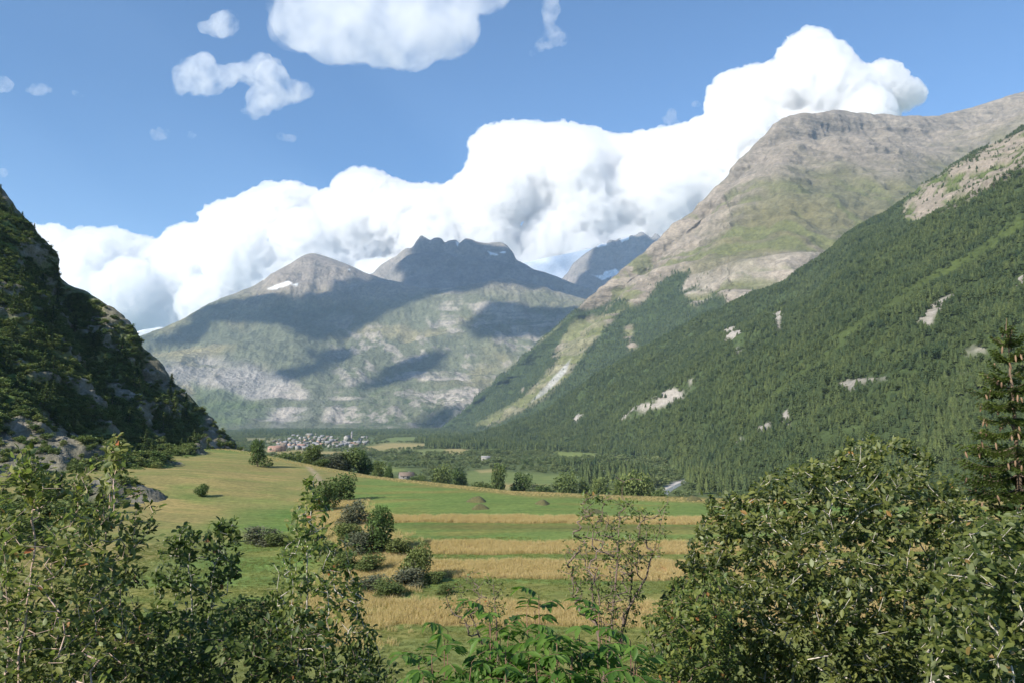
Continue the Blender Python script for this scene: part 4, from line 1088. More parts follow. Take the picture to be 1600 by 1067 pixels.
def field_shrub(px, base, wpx, hpx, label, kind='b', v=0, Y=None, name='field_shrub', cat='shrub', group=None):
    p = ground_hit(px, base) if Y is None else at(px, base, Y)
    if Y is not None: p[2] = min(p[2], float(H(p[0], p[1])))
    m = p[1] / F_PX; w, h = wpx * m * 1.5, hpx * m * 1.12
    e = link(name, None, loc=p - np.array([0, 0, h * .04]), rot=(0, 0, v * 1.7 + px), scale=(w, w, h)); tag(e, label, cat, group)
    link('stems', STM[v % 3], e)
    link('foliage', {'b': MB_[v % 5], 'g': MG_[v % 2], 'c': MC_[v % 2]}[kind], e)
    return e
G1 = 'shrubs along the path between the two fields'
SH = [
 (533, 783, 36, 40, 'round grey-green bush with a long shadow at the far end of the path', 'b', 0),
 (552, 822, 40, 40, 'loose grey bush on the path below the round one', 'g', 0),
 (505, 800, 34, 44, 'dark bush left of the path behind the centre foreground shrub', 'b', 1),
 (590, 866, 56, 70, 'tallest conical juniper beside the path', 'c', 0),
 (566, 868, 36, 42, 'pale feathery bush leaning against the tall juniper', 'g', 1),
 (622, 868, 34, 30, 'dark low bush in the shadow right of the tall juniper', 'b', 2),
 (578, 893, 40, 26, 'low round juniper below the tall one', 'b', 3),
 (655, 908, 52, 58, 'broad dark juniper where the golden strip begins', 'c', 1),
 (642, 914, 44, 30, 'straw-green low shrub at the foot of the broad juniper', 'g', 1),
 (676, 910, 26, 18, 'tiny dark shrub right of the broad juniper', 'b', 4),
 (537, 893, 30, 28, 'dark small bush left of the low round juniper', 'b', 1),
 (410, 850, 46, 30, 'grey round bush alone in the left field', 'g', 0),
 (432, 852, 34, 20, 'low olive bush beside the grey round one', 'b', 2),
 (370, 846, 12, 18, 'narrow little bush left of the grey round one', 'c', 0),
 (505, 868, 36, 26, 'low bush left of the tall juniper across the grass', 'b', 4),
 (545, 846, 40, 30, 'brown-green bush under the loose grey bush', 'b', 2),
 (490, 845, 30, 24, 'olive scrub behind the centre foreground shrub', 'g', 1),
 (315, 775, 20, 18, 'small round tree standing in the far left field', 'b', 3),
 (610, 930, 44, 22, 'olive low shrub at the near end of the path', 'b', 0),
 (570, 925, 50, 26, 'straggly low shrub left of the near path end', 'g', 0),
 (695, 928, 22, 14, 'small tuft shrub at the edge of the near golden strip', 'b', 1),
]
for q in SH: field_shrub(*q[:5], kind=q[5], v=q[6], group=G1 if 480 < q[0] < 700 else 'shrubs in the left field')
# just beyond the far edge of the field (rooted on the drop)
FAR = [
 (404, 724, 34, 40, 215, 'conical dark tree at the far corner of the field by the hill', 'c', 0, 'edge_tree', 'tree'),
 (489, 736, 32, 42, 245, 'tall olive tree on the field edge before the village', 'b', 1, 'edge_tree', 'tree'),
 (520, 740, 42, 36, 245, 'pale round bush on the field edge right of the tall olive tree', 'g', 0, 'edge_shrub', 'shrub'),
 (545, 740, 42, 44, 250, 'light green bush in the clump on the field edge', 'b', 2, 'edge_shrub', 'shrub'),
 (568, 740, 30, 36, 255, 'dark right end of the bush clump on the field edge', 'b', 3, 'edge_shrub', 'shrub'),
 (505, 740, 30, 26, 235, 'low bush between the tall olive tree and the clump', 'b', 4, 'edge_shrub', 'shrub'),
 (437, 740, 44, 34, 330, 'black-green tree in the shaded belt, nearest the dark conical tree', 'b', 0, 'shaded_tree', 'tree'),
 (462, 744, 46, 38, 340, 'black-green tree in the middle of the shaded belt', 'b', 1, 'shaded_tree', 'tree'),
 (388, 732, 34, 34, 335, 'black-green tree in the shaded belt against the hill foot', 'b', 2, 'shaded_tree', 'tree'),
 (420, 738, 34, 26, 325, 'low black-green tree behind the dark conical tree', 'b', 3, 'shaded_tree', 'tree'),
 (590, 750, 26, 30, 360, 'bush below the pale hut', 'b', 1, 'valley_tree', 'tree'),
 (608, 750, 22, 28, 380, 'slim tree right of the pale hut', 'c', 1, 'valley_tree', 'tree'),
 (778, 766, 26, 42, 420, 'lone bushy tree at the edge of the bright valley meadow', 'b', 1, 'valley_tree', 'tree'),
 (755, 768, 36, 18, 400, 'low bushes left of the lone bushy tree', 'b', 2, 'valley_shrub', 'shrub'),
 (815, 768, 34, 32, 430, 'leafy tree with pale trunks right of the bright valley meadow', 'b', 3, 'valley_tree', 'tree'),
 (850, 772, 30, 20, 420, 'low bush right of the pale-trunked tree', 'b', 4, 'valley_shrub', 'shrub'),
 (885, 776, 36, 40, 450, 'broad tree in front of the dark valley grove', 'b', 0, 'valley_tree', 'tree'),
 (912, 778, 26, 36, 460, 'dark tree in the valley grove beyond the field', 'c', 1, 'valley_tree', 'tree'),
 (938, 782, 28, 36, 430, 'tree at the right end of the valley grove', 'b', 1, 'valley_tree', 'tree'),
 (978, 788, 44, 62, 330, 'birch with slender pale trunks at the far field edge', 'b', 2, 'valley_tree', 'tree'),
 (1004, 788, 34, 50, 330, 'second birch leaning right at the far field edge', 'b', 3, 'valley_tree', 'tree'),
 (1032, 788, 30, 30, 320, 'low dark bush under the two birches', 'b', 4, 'valley_shrub', 'shrub'),
 (690, 758, 30, 34, 500, 'dark tree left of the bright valley meadow', 'b', 0, 'valley_tree', 'tree'),
 (718, 756, 26, 28, 520, 'dark round tree at the corner of the bright meadow', 'b', 2, 'valley_tree', 'tree'),
 (655, 756, 30, 14, 420, 'low shrub in front of the stone farmhouse', 'b', 3, 'valley_shrub', 'shrub'),
]
for px, base, w_, h_, Y, lab, k_, v_, nm, ct in FAR:
    # stands on the falling ground: keep the top where it is seen and let the stem reach the ground
    top = at(px, base - h_, Y); gz = float(H(top[0], top[1])); m = Y / F_PX
    hh = top[2] - gz; vis_h = h_ * m
    e = link(nm, None, loc=(top[0], top[1], gz)); tag(e, lab, ct, 'trees and bushes beyond the field edge')
    if hh > vis_h * 1.6:
        ht = hh - vis_h * .6
        link('trunk', trunk_mesh('trunk', ht, .03 * hh * .5 + .08, M_palebark if 'birch' in lab or 'pale' in lab else M_bark, v_), e)
        z0 = hh - vis_h * 1.5; sc = vis_h * 1.5
    else: z0 = 0; sc = hh; link('stems', STM[v_ % 3], e, scale=(w_ * m, w_ * m, hh * .7))
    link('foliage', {'b': MB_[v_ % 5], 'g': MG_[v_ % 2], 'c': MC_[v_ % 2]}[k_], e, loc=(0, 0, z0), rot=(0, 0, px), scale=(w_ * m * 1.25, w_ * m * 1.25, sc))

# grassy mounds (old stone heaps grown over)
M_mound = M_simple('rough mound grass', (.085, .080, .028), .95, .45, 3.0)
for px, py, w_, h_, lab in ((746, 783, 34, 11, 'rough grassy mound in the mown field, rear of a pair'), (750, 794, 30, 10, 'rough grassy mound in the mown field, front of a pair'), (848, 787, 26, 9, 'single rough grassy mound in the mown field'), (1083, 781, 26, 10, 'rough mound at the far right field edge'), (925, 800, 40, 8, 'low straw mound behind the twiggy shrub')):
    p = ground_hit(px, py); m = p[1] / F_PX; a = w_ * m * .5; hh = h_ * m * .75
    U, Vv = np.meshgrid(np.linspace(0, 1, 10), np.linspace(0, 2 * math.pi, 33)[:-1])
    rr = U * a * (1 + .15 * np.sin(Vv * 3 + px)); zz_ = hh * (1 - U ** 2) ** 1.2 * (1 + .2 * fbm(np.stack([rr * np.cos(Vv), rr * np.sin(Vv), 0 * rr + px], -1), 1.2, 3, 9)) - .15 * U
    Vm = np.stack([rr * np.cos(Vv), rr * np.sin(Vv) * 1.3, zz_], -1)
    n1, n2 = Vm.shape[:2]; idx = np.arange(n1 * n2).reshape(n1, n2); idx = np.vstack([idx, idx[:1]])
    Fm = np.stack([idx[:-1, :-1], idx[:-1, 1:], idx[1:, 1:], idx[1:, :-1]], -1).reshape(-1, 4)
    mo = link('grass_mound', mesh_np('grass_mound', Vm.reshape(-1, 3), Fm[:, ::-1], [M_mound], True), loc=p); tag(mo, lab, 'mound', 'grassy mounds in the field')

# ------------------------------------------------------------------ tall dry grass on the uncut strips, short grass elsewhere
M_straw = M_foliage('dry grass', (.38, .29, .145), (.58, .46, .25), attr=True, trans=.35, rough=.7)
M_green = M_foliage('green grass', (.10, .14, .035), (.24, .24, .08), attr=True, trans=.3, rough=.7)
def tuft(seed, n, mat, name, w=.012, spread=.45, lean=.25):
    r2 = np.random.RandomState(seed); b = r2.uniform(-spread, spread, (n, 2)); h = r2.uniform(.55, 1.05, n); l = r2.normal(size=(n, 2)) * lean * h[:, None]
    a = r2.rand(n) * 3.14; dx = np.stack([np.cos(a), np.sin(a)], 1) * w
    z0 = np.zeros(n) - .05
    V = np.stack([np.c_[b - dx, z0], np.c_[b + dx, z0], np.c_[b + l * .35 + dx * .8, h * .6], np.c_[b + l * .35 - dx * .8, h * .6], np.c_[b + l, h]], 1).reshape(-1, 3)
    i_ = np.arange(n)[:, None] * 5
    return mesh_np(name, V, [np.concatenate([i_, i_ + 1, i_ + 2, i_ + 3], 1), np.concatenate([i_ + 3, i_ + 2, i_ + 4], 1)], [mat], rnd=np.repeat(r2.rand(n), 5))
TS = [tuft(k, 46, M_straw, 'dry_tuft%d' % k) for k in range(4)]
TG = [tuft(10 + k, 30, M_green, 'green_tuft%d' % k, .02, .5, .35) for k in range(4)]
n = 150000; x = rs.uniform(-40, 75, n); y = np.sqrt(rs.uniform(52 ** 2, 140 ** 2, n))
k = (rs.rand(n) < strip_mask(x, y) * (.35 + .9 * sstep(-.35, .15, fbm(np.stack([x / 3., y, 0 * x], 1), 1 / 2.2, 3, 195)))) & (np.abs(x) < y * .72); x, y = x[k], y[k]
z = H(x, y)
pat = fbm(np.stack([x, y, 0 * x], 1), 1 / 5., 3, 190)
s = rs.uniform(.35, .62, len(x)) * (1 + .4 * pat)
scatter('tall_dry_grass', np.stack([x, y, z], 1), np.stack([s * 1.3, s * 1.3, s], 1), TS, 'golden uncut grass standing in long strips across the field', rs, 'grass', .1)
# dry verge along the far edge and beside the path, green tufts on field, bank and embankment
n = 2000; x = rs.uniform(-110, 95, n); y = np.interp(x, EDGE_X, EDGE_Y) + rs.uniform(-5, 3, n)
s = rs.uniform(.15, .35, n)
n2 = 5000; y2 = rs.uniform(60, 150, n2); x2 = np.interp(y2, [60, 92, 100, 120, 150], [-15, -15, -17, -27, -34]) + rs.normal(size=n2) * 2.6
x = np.r_[x, x2]; y = np.r_[y, y2]; s = np.r_[s, rs.uniform(.3, .7, n2)]
scatter('dry_verge_grass', np.stack([x, y, H(x, y)], 1), np.stack([s * 1.5, s * 1.5, s], 1), TS, 'thin dry grass along the field edge and the path', rs, 'grass', .1)
n = 60000; y = np.sqrt(rs.uniform(34 ** 2, 105 ** 2, n)); x = rs.uniform(-.72, .72, n) * y
k = (strip_mask(x, y) < .4) & (fbm(np.stack([x, y, 0 * x], 1), 1 / 7., 3, 191) + rs.rand(n) * .5 > .1); x, y = x[k], y[k]
s = rs.uniform(.06, .16, len(x)) * (1 + 1.2 * (np.abs(y + band_shift(x, y) - 115) < 4))
scatter('short_grass', np.stack([x, y, H(x, y)], 1), np.stack([s * 3, s * 3, s], 1), TG, 'short mown grass of the hay field', rs, 'grass', .1)
n = 14000; y = rs.uniform(2, 42, n); x = rs.uniform(-1, 1, n) * (y * .75 + 3)
s = rs.uniform(.2, .6, n)
scatter('embankment_grass', np.stack([x, y, H(x, y)], 1), np.stack([s, s, s], 1), TG, 'rough grass on the embankment under the foreground shrubs', rs, 'grass', .15)

# ================================================================== RIVER WATER
tw = NT('river water'); b = tw.n('ShaderNodeBsdfPrincipled', _Roughness=.35); b.inputs['Base Color'].default_value = (.16, .18, .18, 1)
bp = tw.n('ShaderNodeBump', _Strength=.5, _Distance=.3); tw.l(tw.noise(.8, 4, .6, tw.n('ShaderNodeTexCoord').outputs['Object']), bp.inputs['Height']); tw.l(bp.outputs[0], b.inputs['Normal']); tw.l(b.outputs[0], tw.out.inputs[0])
def ribbon(pts, wid, name, mat, lift, label):
    L = np.array([ground_hit(a, b_, 400) for a, b_ in pts]); tt_ = np.linspace(0, len(L) - 1, 40); C_ = np.stack([np.interp(tt_, range(len(L)), L[:, q]) for q in range(2)], 1)
    d = np.gradient(C_, axis=0); d /= np.linalg.norm(d, axis=1)[:, None]; nn = np.stack([-d[:, 1], d[:, 0]], 1) * wid / 2
    A, B = C_ - nn, C_ + nn; zc = H(C_[:, 0], C_[:, 1]) + lift; V = np.stack([np.c_[A, zc], np.c_[B, zc]], 1).reshape(-1, 3)
    i_ = np.arange(39)[:, None] * 2
    o = link(name, mesh_np(name, V, np.concatenate([i_, i_ + 2, i_ + 3, i_ + 1], 1), [mat], True)); return tag(o, label, 'river', kind='structure')
ribbon([(1110, 742), (1080, 749), (1062, 756), (1046, 765), (1030, 778)], 6, 'river', tw.m, .12, 'shallow river running between pale gravel banks')
ribbon([(990, 737), (965, 736), (945, 735), (925, 740), (905, 745)], 7, 'side_river', tw.m, .12, 'side channel of the river beyond the valley grove')

# ================================================================== VILLAGE
rsv = np.random.RandomState(5); random.seed(5)
def gable_house(L, W, h, rh, wall, roof, win, name='house', eave=.5, windows=True):
    e = link(name, None)
    V = [(-L/2, -W/2, -2), (L/2, -W/2, -2), (L/2, W/2, -2), (-L/2, W/2, -2), (-L/2, -W/2, h), (L/2, -W/2, h), (L/2, W/2, h), (-L/2, W/2, h), (-L/2, 0, h + rh), (L/2, 0, h + rh)]
    w_ = mesh_np('wall', V, [np.array([(0, 1, 5, 4), (2, 3, 7, 6), (3, 2, 1, 0)]), np.array([(1, 2, 6, 9, 5), (3, 0, 4, 8, 7)])], [wall]); link('wall', w_, e)
    a, t_ = eave, .35; k = rh / (W / 2)
    def slab(sgn):
        y0, z0 = sgn * (W / 2 + a), h - a * k; P_ = [(-L/2 - a, y0, z0), (L/2 + a, y0, z0), (L/2 + a, 0, h + rh), (-L/2 - a, 0, h + rh)]
        return [(x_, y_, z_ + .02) for x_, y_, z_ in P_] + [(x_, y_, z_ + t_) for x_, y_, z_ in P_]
    V = slab(-1) + slab(1); F = []
    for o_ in (0, 8): F += [(o_, o_+1, o_+2, o_+3), (o_+4, o_+5, o_+6, o_+7), (o_, o_+1, o_+5, o_+4), (o_+1, o_+2, o_+6, o_+5), (o_+3, o_, o_+4, o_+7)]
    rf = link('roof', mesh_np('roof', V, np.array(F), [roof]), e)
    c = .45; V = [(x_ + L * .2, y_ + W * .12, z_) for z_ in (h + rh * .5, h + rh + .9) for x_, y_ in ((-c, -c), (c, -c), (c, c), (-c, c))]
    link('chimney', mesh_np('chimney', V, np.array([(0, 1, 5, 4), (1, 2, 6, 5), (2, 3, 7, 6), (3, 0, 4, 7), (4, 5, 6, 7)]), [wall]), rf)
    if windows:
        me = None
        for sx in (-.28, 0, .28):
            for zz_ in ([h * .35, h * .75] if h > 4.5 else [h * .5]):
                if me is None:
                    me = mesh_np('window', [(-.55, 0, -.65), (.55, 0, -.65), (.55, 0, .65), (-.55, 0, .65), (-.55, .12, -.65), (.55, .12, -.65), (.55, .12, .65), (-.55, .12, .65)], np.array([(0, 1, 2, 3), (0, 4, 5, 1), (2, 6, 7, 3), (1, 5, 6, 2), (0, 3, 7, 4)]), [win])
                link('window', me, e, loc=(sx * L, -W / 2 - .1, zz_))
    return e
walls = {'white': (.38, .365, .34), 'cream': (.34, .31, .25), 'grey stone': (.24, .225, .21), 'brown timber': (.13, .09, .06), 'pinkish': (.44, .30, .24), 'tan': (.30, .25, .19)}
roofs = {'grey slate': (.19, .19, .20), 'pale slate': (.21, .205, .20), 'brown': (.16, .12, .09), 'reddish': (.26, .15, .11), 'dark': (.09, .09, .095)}
MW = {k: M_simple(k + ' wall', v, .9, .12, .6) for k, v in walls.items()}; MR = {k: M_simple(k + ' roof', v, .8, .2, .9) for k, v in roofs.items()}
M_win = M_simple('dark window glass', (.03, .035, .04), .15, .1)
rows_v = [(684, 470, 580, 16), (688.5, 438, 580, 22), (692.5, 430, 578, 26), (696.5, 436, 560, 22), (701, 430, 500, 12), (680.5, 458, 500, 6)]
rown = {684: 'second village row from the back', 688.5: 'third village row', 692.5: 'middle village row', 696.5: 'second village row from the front', 701: 'front village row', 680.5: 'back village row'}
for py, x0, x1, n in rows_v:
    for q in range(n):
        px = x0 + (x1 - x0) * (q + rsv.uniform(.2, .8)) / n; yy = py + rsv.uniform(-1.5, 1.5)
        if 530 < px < 562 and yy < 691: continue
        Y = -VALLEY * F_PX / (yy - HORIZON); x = (px - 800) / F_PX * Y
        wk = rsv.choice(list(walls), p=[.32, .2, .2, .1, .08, .1]); rk = rsv.choice(list(roofs), p=[.35, .3, .15, .08, .12])
        L = rsv.uniform(9, 15); W = rsv.uniform(8, 11); h = rsv.uniform(3.5, 6)
        e = gable_house(L, W, h, rsv.uniform(2.2, 3.6), MW[wk], MR[rk], M_win, windows=False)
        e.location = (x, Y, float(H(x, Y))); e.rotation_euler = (0, 0, rsv.choice([0, 1.57, .4, -.5, 1.2]) + rsv.normal() * .15)
        side = 'at the left end' if px < 465 else 'left of the church' if px < 530 else 'below the church' if px < 565 else 'at the right end'
        tag(e, '%s house, %s roof, %s, %s' % (wk, rk, rown[py], side), 'house', 'houses of the village')
for px, py, L, W, h, wk, rk, lab in ((433, 704, 26, 13, 8, 'pinkish', 'reddish', 'pink chalet with a reddish roof, first house at the lower left of the village'), (442, 703, 18, 12, 9, 'pinkish', 'brown', 'pink house with a brown roof beside the pink chalet'), (486, 681, 24, 12, 8, 'cream', 'pale slate', 'yellow building at the back of the village before the trees'),
                                     (474, 700, 18, 12, 8, 'white', 'reddish', 'white house with a red roof in the front of the village')):
    Y = -VALLEY * F_PX / (py - HORIZON); x = (px - 800) / F_PX * Y
    e = gable_house(L, W, h, 3, MW[wk], MR[rk], M_win); e.location = (x, Y, float(H(x, Y))); e.rotation_euler = (0, 0, -.2); tag(e, lab, 'house', 'houses of the village')
# church
Y = -VALLEY * F_PX / (688.5 - HORIZON); x = (545 - 800) / F_PX * Y
ch = link('church', None, loc=(x, Y, float(H(x, Y)) + 3.5)); tag(ch, 'white village church with a slender bell tower', 'church')
g = gable_house(20, 13, 9, 5, MW['white'], MR['grey slate'], M_win, name='nave', eave=.4)
g.parent = ch; g.rotation_euler = (0, 0, 1.15)
def box(name, x0, x1, y0, y1, z0, z1, mat, parent):
    V = [(a, b_, c) for c in (z0, z1) for b_ in (y0, y1) for a in (x0, x1)]
    return link(name, mesh_np(name, V, np.array([(0, 2, 3, 1), (4, 5, 7, 6), (0, 1, 5, 4), (2, 6, 7, 3), (0, 4, 6, 2), (1, 3, 7, 5)]), [mat]), parent)
tw_ = box('bell_tower', 9.5, 14, 2, 6.5, -4, 20, MW['grey stone'], ch)
sp = link('spire', mesh_np('spire', [(9.2, 1.7, 20), (14.3, 1.7, 20), (14.3, 6.8, 20), (9.2, 6.8, 20), (11.75, 4.25, 29)], [np.array([(0, 1, 4), (1, 2, 4), (2, 3, 4), (3, 0, 4)])], [MR['grey slate']]), tw_)
box('belfry_opening', 10.9, 12.6, 1.9, 2.05, 15, 18.5, M_win, tw_)
for (o_) in list(g.children): pass
vt = valley_pts([(425, 679), (590, 681), (585, 698), (480, 708), (400, 706)], 420)
hv = rs.uniform(5, 10, len(vt))
scatter('village_trees', vt, np.stack([hv, hv, hv], 1), BT, 'garden trees between the houses of the village', rs, 'trees')
# stone farmhouse and pale hut nearer by
p = at(635, 741, 830); p[2] = float(H(p[0], p[1]))
fh = gable_house(15, 10, 5.5, 3.2, MW['grey stone'], MR['brown'], M_win, name='farmhouse'); fh.location = p; fh.rotation_euler = (0, 0, .35)
box('door', -1.8, -.8, -5.12, -4.9, 0, 2.1, M_simple('door planks', (.13, .08, .05)), fh); tag(fh, 'lone stone farmhouse with a weathered brown roof below the field edge', 'house')
p = at(602, 740, 780); p[2] = float(H(p[0], p[1]))
hu = gable_house(5.5, 5, 5.5, 2.0, MW['white'], MR['grey slate'], M_win, name='hut', windows=False); hu.location = p; tag(hu, 'small pale hut among bushes left of the farmhouse', 'hut')
for px, py, Y, lab in ((759, 718, 1250, 'pale barn in the thicket above the bright meadow'), (548, 709, 1450, 'tiny white shed in the thicket before the village'), (1075, 700, 1700, 'grey barn at the foot of the forested slope'), (665, 677, 3500, 'long low building by the dark forest behind the valley')):
    p = at(px, py, Y); p[2] = float(H(p[0], p[1])); e = gable_house(14, 8, 5, 2, MW['white'], MR['pale slate'], M_win, name='barn', windows=False); e.location = p; tag(e, lab, 'barn')
# ================================================================== FOREGROUND PLANTS
def colony(roots, A, step, rs, wob=.15):
    """skeleton growing from root polylines out to every attractor; returns nodes, parent index, order of tips"""
    N_ = [np.array(r[0], float) for r in roots]; par = [-1] * len(roots)
    for k, r in enumerate(roots):
        prev = k
        for a, b in zip(r[:-1], r[1:]):
            a, b = np.array(a, float), np.array(b, float); m = max(1, int(np.linalg.norm(b - a) / step))
            for q in range(1, m + 1):
                N_.append(a + (b - a) * q / m + rs.normal(size=3) * step * wob * .6); par.append(prev); prev = len(N_) - 1
    base = np.array([r[0] for r in roots]).mean(0)
    cap = len(N_) + len(A) * 14 + 50
    NN = np.empty((cap, 3)); n = len(N_); NN[:n] = N_
    A = A[np.argsort(np.linalg.norm(A - base, axis=1))]
    tips = []; first = []
    for a in A:
        d = np.linalg.norm(NN[:n] - a, axis=1) + .45 * np.maximum(0, NN[:n, 2] - a[2])
        k = int(np.argmin(d)); v = a - NN[k]; L = np.linalg.norm(v); m = min(12, max(1, int(L / step)))
        prev = k; gdir = (NN[k] - NN[par[k]]) if par[k] >= 0 else np.array([0, 0, 1.]); gdir = gdir / (np.linalg.norm(gdir) + 1e-9)
        for q in range(1, m + 1):
            f = q / m; pt = NN[k] + v * f + gdir * L * .18 * math.sin(math.pi * f) + rs.normal(size=3) * step * wob * (0 if q == m else 1)
            NN[n] = pt; par.append(prev); prev = n; n += 1
            if q == 1: first.append(n - 1)
        tips.append(n - 1)
    return NN[:n], np.array(par), np.array(tips)
def tubes(NN, par, r_tip, r_max, expo=2.4, sides=5):
    n = len(NN); w = np.full(n, r_tip ** expo); ch = np.zeros(n, int)
    acc = np.zeros(n)
    for i in range(n - 1, -1, -1):
        tot = acc[i] if acc[i] > 0 else r_tip ** expo
        acc[i] = tot
        if par[i] >= 0: acc[par[i]] += tot
    R = np.minimum(acc ** (1 / expo), r_max)
    k = np.where(par >= 0)[0]; a, b = NN[par[k]], NN[k]; d = b - a; d /= np.linalg.norm(d, axis=1)[:, None] + 1e-9
    ref = np.where(np.abs(d[:, 2:3]) < .9, np.array([[0, 0, 1.]]), np.array([[1., 0, 0]])); u = np.cross(d, ref); u /= np.linalg.norm(u, axis=1)[:, None] + 1e-9; v = np.cross(d, u)
    ra, rb = np.minimum(R[par[k]], R[k] * 1.35), R[k]
    V = []
    for s in range(sides):
        an = s * 2 * math.pi / sides; o = u * math.cos(an) + v * math.sin(an)
        V.append(a - d * ra[:, None] * .4 + o * ra[:, None])
    for s in range(sides):
        an = s * 2 * math.pi / sides; o = u * math.cos(an) + v * math.sin(an)
        V.append(b + o * rb[:, None])
    V = np.stack(V, 1); m = len(k); i_ = np.arange(m)[:, None] * sides * 2
    F = np.concatenate([np.concatenate([i_ + s, i_ + (s + 1) % sides, i_ + sides + (s + 1) % sides, i_ + sides + s], 1) for s in range(sides)])
    return V.reshape(-1, 3), F, R
LEAF_V = np.array([(0, 0, 0), (.22, .16, .05), (.5, .26, .075), (.8, .15, .03), (1, 0, -.06), (.8, -.15, .03), (.5, -.26, .075), (.22, -.16, .05), (.5, 0, -.01)])
LEAF_F = np.array([(0, 8, 2, 1), (8, 4, 3, 2), (0, 7, 6, 8), (8, 6, 5, 4)])
LANCE_V = LEAF_V * (1, .62, 1.0)
def leaf_frames(P, D, rs, up=1.0, droop=.25):
    """orthonormal frames: x along the leaf, z its upper face"""
    n = len(P); x = D + rs.normal(size=(n, 3)) * .55; x[:, 2] -= droop; x /= np.linalg.norm(x, axis=1)[:, None] + 1e-9
    z = rs.normal(size=(n, 3)) * .55 + np.array([-.15, -.25, up]); z -= x * (z * x).sum(1)[:, None]; z /= np.linalg.norm(z, axis=1)[:, None] + 1e-9
    y = np.cross(z, x); return np.stack([x, y, z], 1)     # rows = axes
def leaves_mesh(P, Fr, size, LV, LF, mat, name, rnd):
    n = len(P); V = np.einsum('vk,nkj->nvj', LV, Fr) * size[:, None, None] + P[:, None]
    F = (LF[None] + (np.arange(n) * len(LV))[:, None, None]).reshape(-1, LF.shape[1])
    return mesh_np(name, V.reshape(-1, 3), F, [mat], True, rnd=np.repeat(rnd, len(LV)))
def crown_points(poly, Y, depth, n, rs, Yfun=None, fill=.5):
    P = np.array(poly, float); x0, y0 = P.min(0); x1, y1 = P.max(0)
    px = rs.uniform(x0, x1, n * 12); py = rs.uniform(y0, y1, n * 12); sd = poly_sd(px, py, poly); k = sd > 0; px, py, sd = px[k], py[k], sd[k]
    th = depth * np.sqrt(np.clip(sd / max(1., .45 * min(x1 - x0, y1 - y0)), 0.03, 1)); yy = Y + rs.uniform(-1, 1, len(px)) * th
    px, py, yy = px[:n], py[:n], yy[:n]
    return at(px, py, yy)
def plant(name, label, cat, group, A, roots, step, leaf_n, leaf_size, mats, seed, bark, r_tip=.002, r_max=.05, LV=LEAF_V, parts=300, spread=.06, up=1.0, leaf_cat='leaf', tiponly=False, inner=True, droop=.25, wob=.15):
    rs = np.random.RandomState(seed); NN, par, tips = colony(roots, A, step, rs, wob)
    base = np.array(roots[0][0], float)
    e = link(name, None, loc=base); tag(e, label, cat, group)
    V, F, R = tubes(NN, par, r_tip, r_max); link('branches', mesh_np('branches', V - base, F, [bark], True), e)
    # leaves along every thin twig node
    thin = np.where((R < r_tip * (3.2 if not tiponly else 1.6)) & (par >= 0))[0]
    k = rs.choice(thin, leaf_n); D = NN[k] - NN[par[k]]; D /= np.linalg.norm(D, axis=1)[:, None] + 1e-9
    f = rs.rand(leaf_n)[:, None]; P = NN[k] * f + NN[par[k]] * (1 - f) + rs.normal(size=(leaf_n, 3)) * spread * .5
    Fr = leaf_frames(P, D, rs, up, droop); s = leaf_size * rs.uniform(.6, 1.2, leaf_n) * np.where(rs.rand(leaf_n) < .15, .6, 1)
    rnd = np.clip(rs.rand(leaf_n) ** 1.3, 0, 1)
    # the leaves seen largest are single objects
    px, py, d = to_px(P); inv = (px > 0) & (px < 1600) & (py > 0) & (py < 1067)
    score = np.where(inv, s / d * (1 + .4 * rs.rand(leaf_n)) * (1 + .5 * (d < np.median(d))), 0); order = np.argsort(-score); ind = order[:parts] if leaf_n > parts else order[:0]; rest = np.setdiff1d(np.arange(leaf_n), ind)
    if len(rest): tag(link('foliage', leaves_mesh(P[rest] - base, Fr[rest], s[rest], LV, LEAF_F, mats[1], 'foliage', rnd[rest]), e), kind='stuff')
    if len(ind):
        me = mesh_np('leaf', LV, LEAF_F, [mats[0]], True)
        for q in ind:
            M = Matrix([[*(Fr[q][:, r_] * 1.0)] for r_ in range(3)]).to_4x4() * 1.0
            M = Matrix(((Fr[q][0][0], Fr[q][1][0], Fr[q][2][0], 0), (Fr[q][0][1], Fr[q][1][1], Fr[q][2][1], 0), (Fr[q][0][2], Fr[q][1][2], Fr[q][2][2], 0), (0, 0, 0, 1)))
            o = bpy.data.objects.new('leaf', me); COL.objects.link(o); o.parent = e
            o.matrix_local = Matrix.Translation(Vector(P[q] - base)) @ M @ Matrix.Scale(float(s[q]), 4)
    return e, NN, par, R
def mats(name, c1, c2, under, tip=None, trans=.3):
    return (M_foliage(name + ' leaf', c1, c2, under, False, trans, .5, tip), M_foliage(name + ' foliage', c1, c2, under, True, trans, .5, tip))
ML_left = mats('rowan', (.045, .065, .014), (.195, .200, .055), (.24, .28, .14), (.30, .10, .04))
ML_dark = mats('dark sapling', (.035, .062, .016), (.100, .130, .034), (.15, .19, .09), (.25, .10, .04))
ML_mid = mats('centre shrub', (.045, .075, .014), (.175, .195, .050), (.20, .26, .12), (.30, .09, .04))
ML_big = mats('big bush', (.032, .050, .012), (.160, .175, .045), (.26, .29, .16), (.28, .14, .05))
ML_lite = mats('bright green', (.045, .105, .018), (.115, .20, .038), (.16, .26, .08), None, .4)
ML_edge = mats('grey-green edge bush', (.040, .062, .014), (.150, .170, .045), (.22, .25, .13), (.25, .15, .06))
M_pink = M_simple('pinkish pale bark', (.40, .29, .23), .85, .4, 14.0)
M_twig = M_simple('grey-brown twig bark', (.15, .11, .085), .9, .4, 14.0)
M_redtw = M_simple('reddish twig bark', (.20, .11, .075), .9, .4, 14.0)
rf = np.random.RandomState(77)
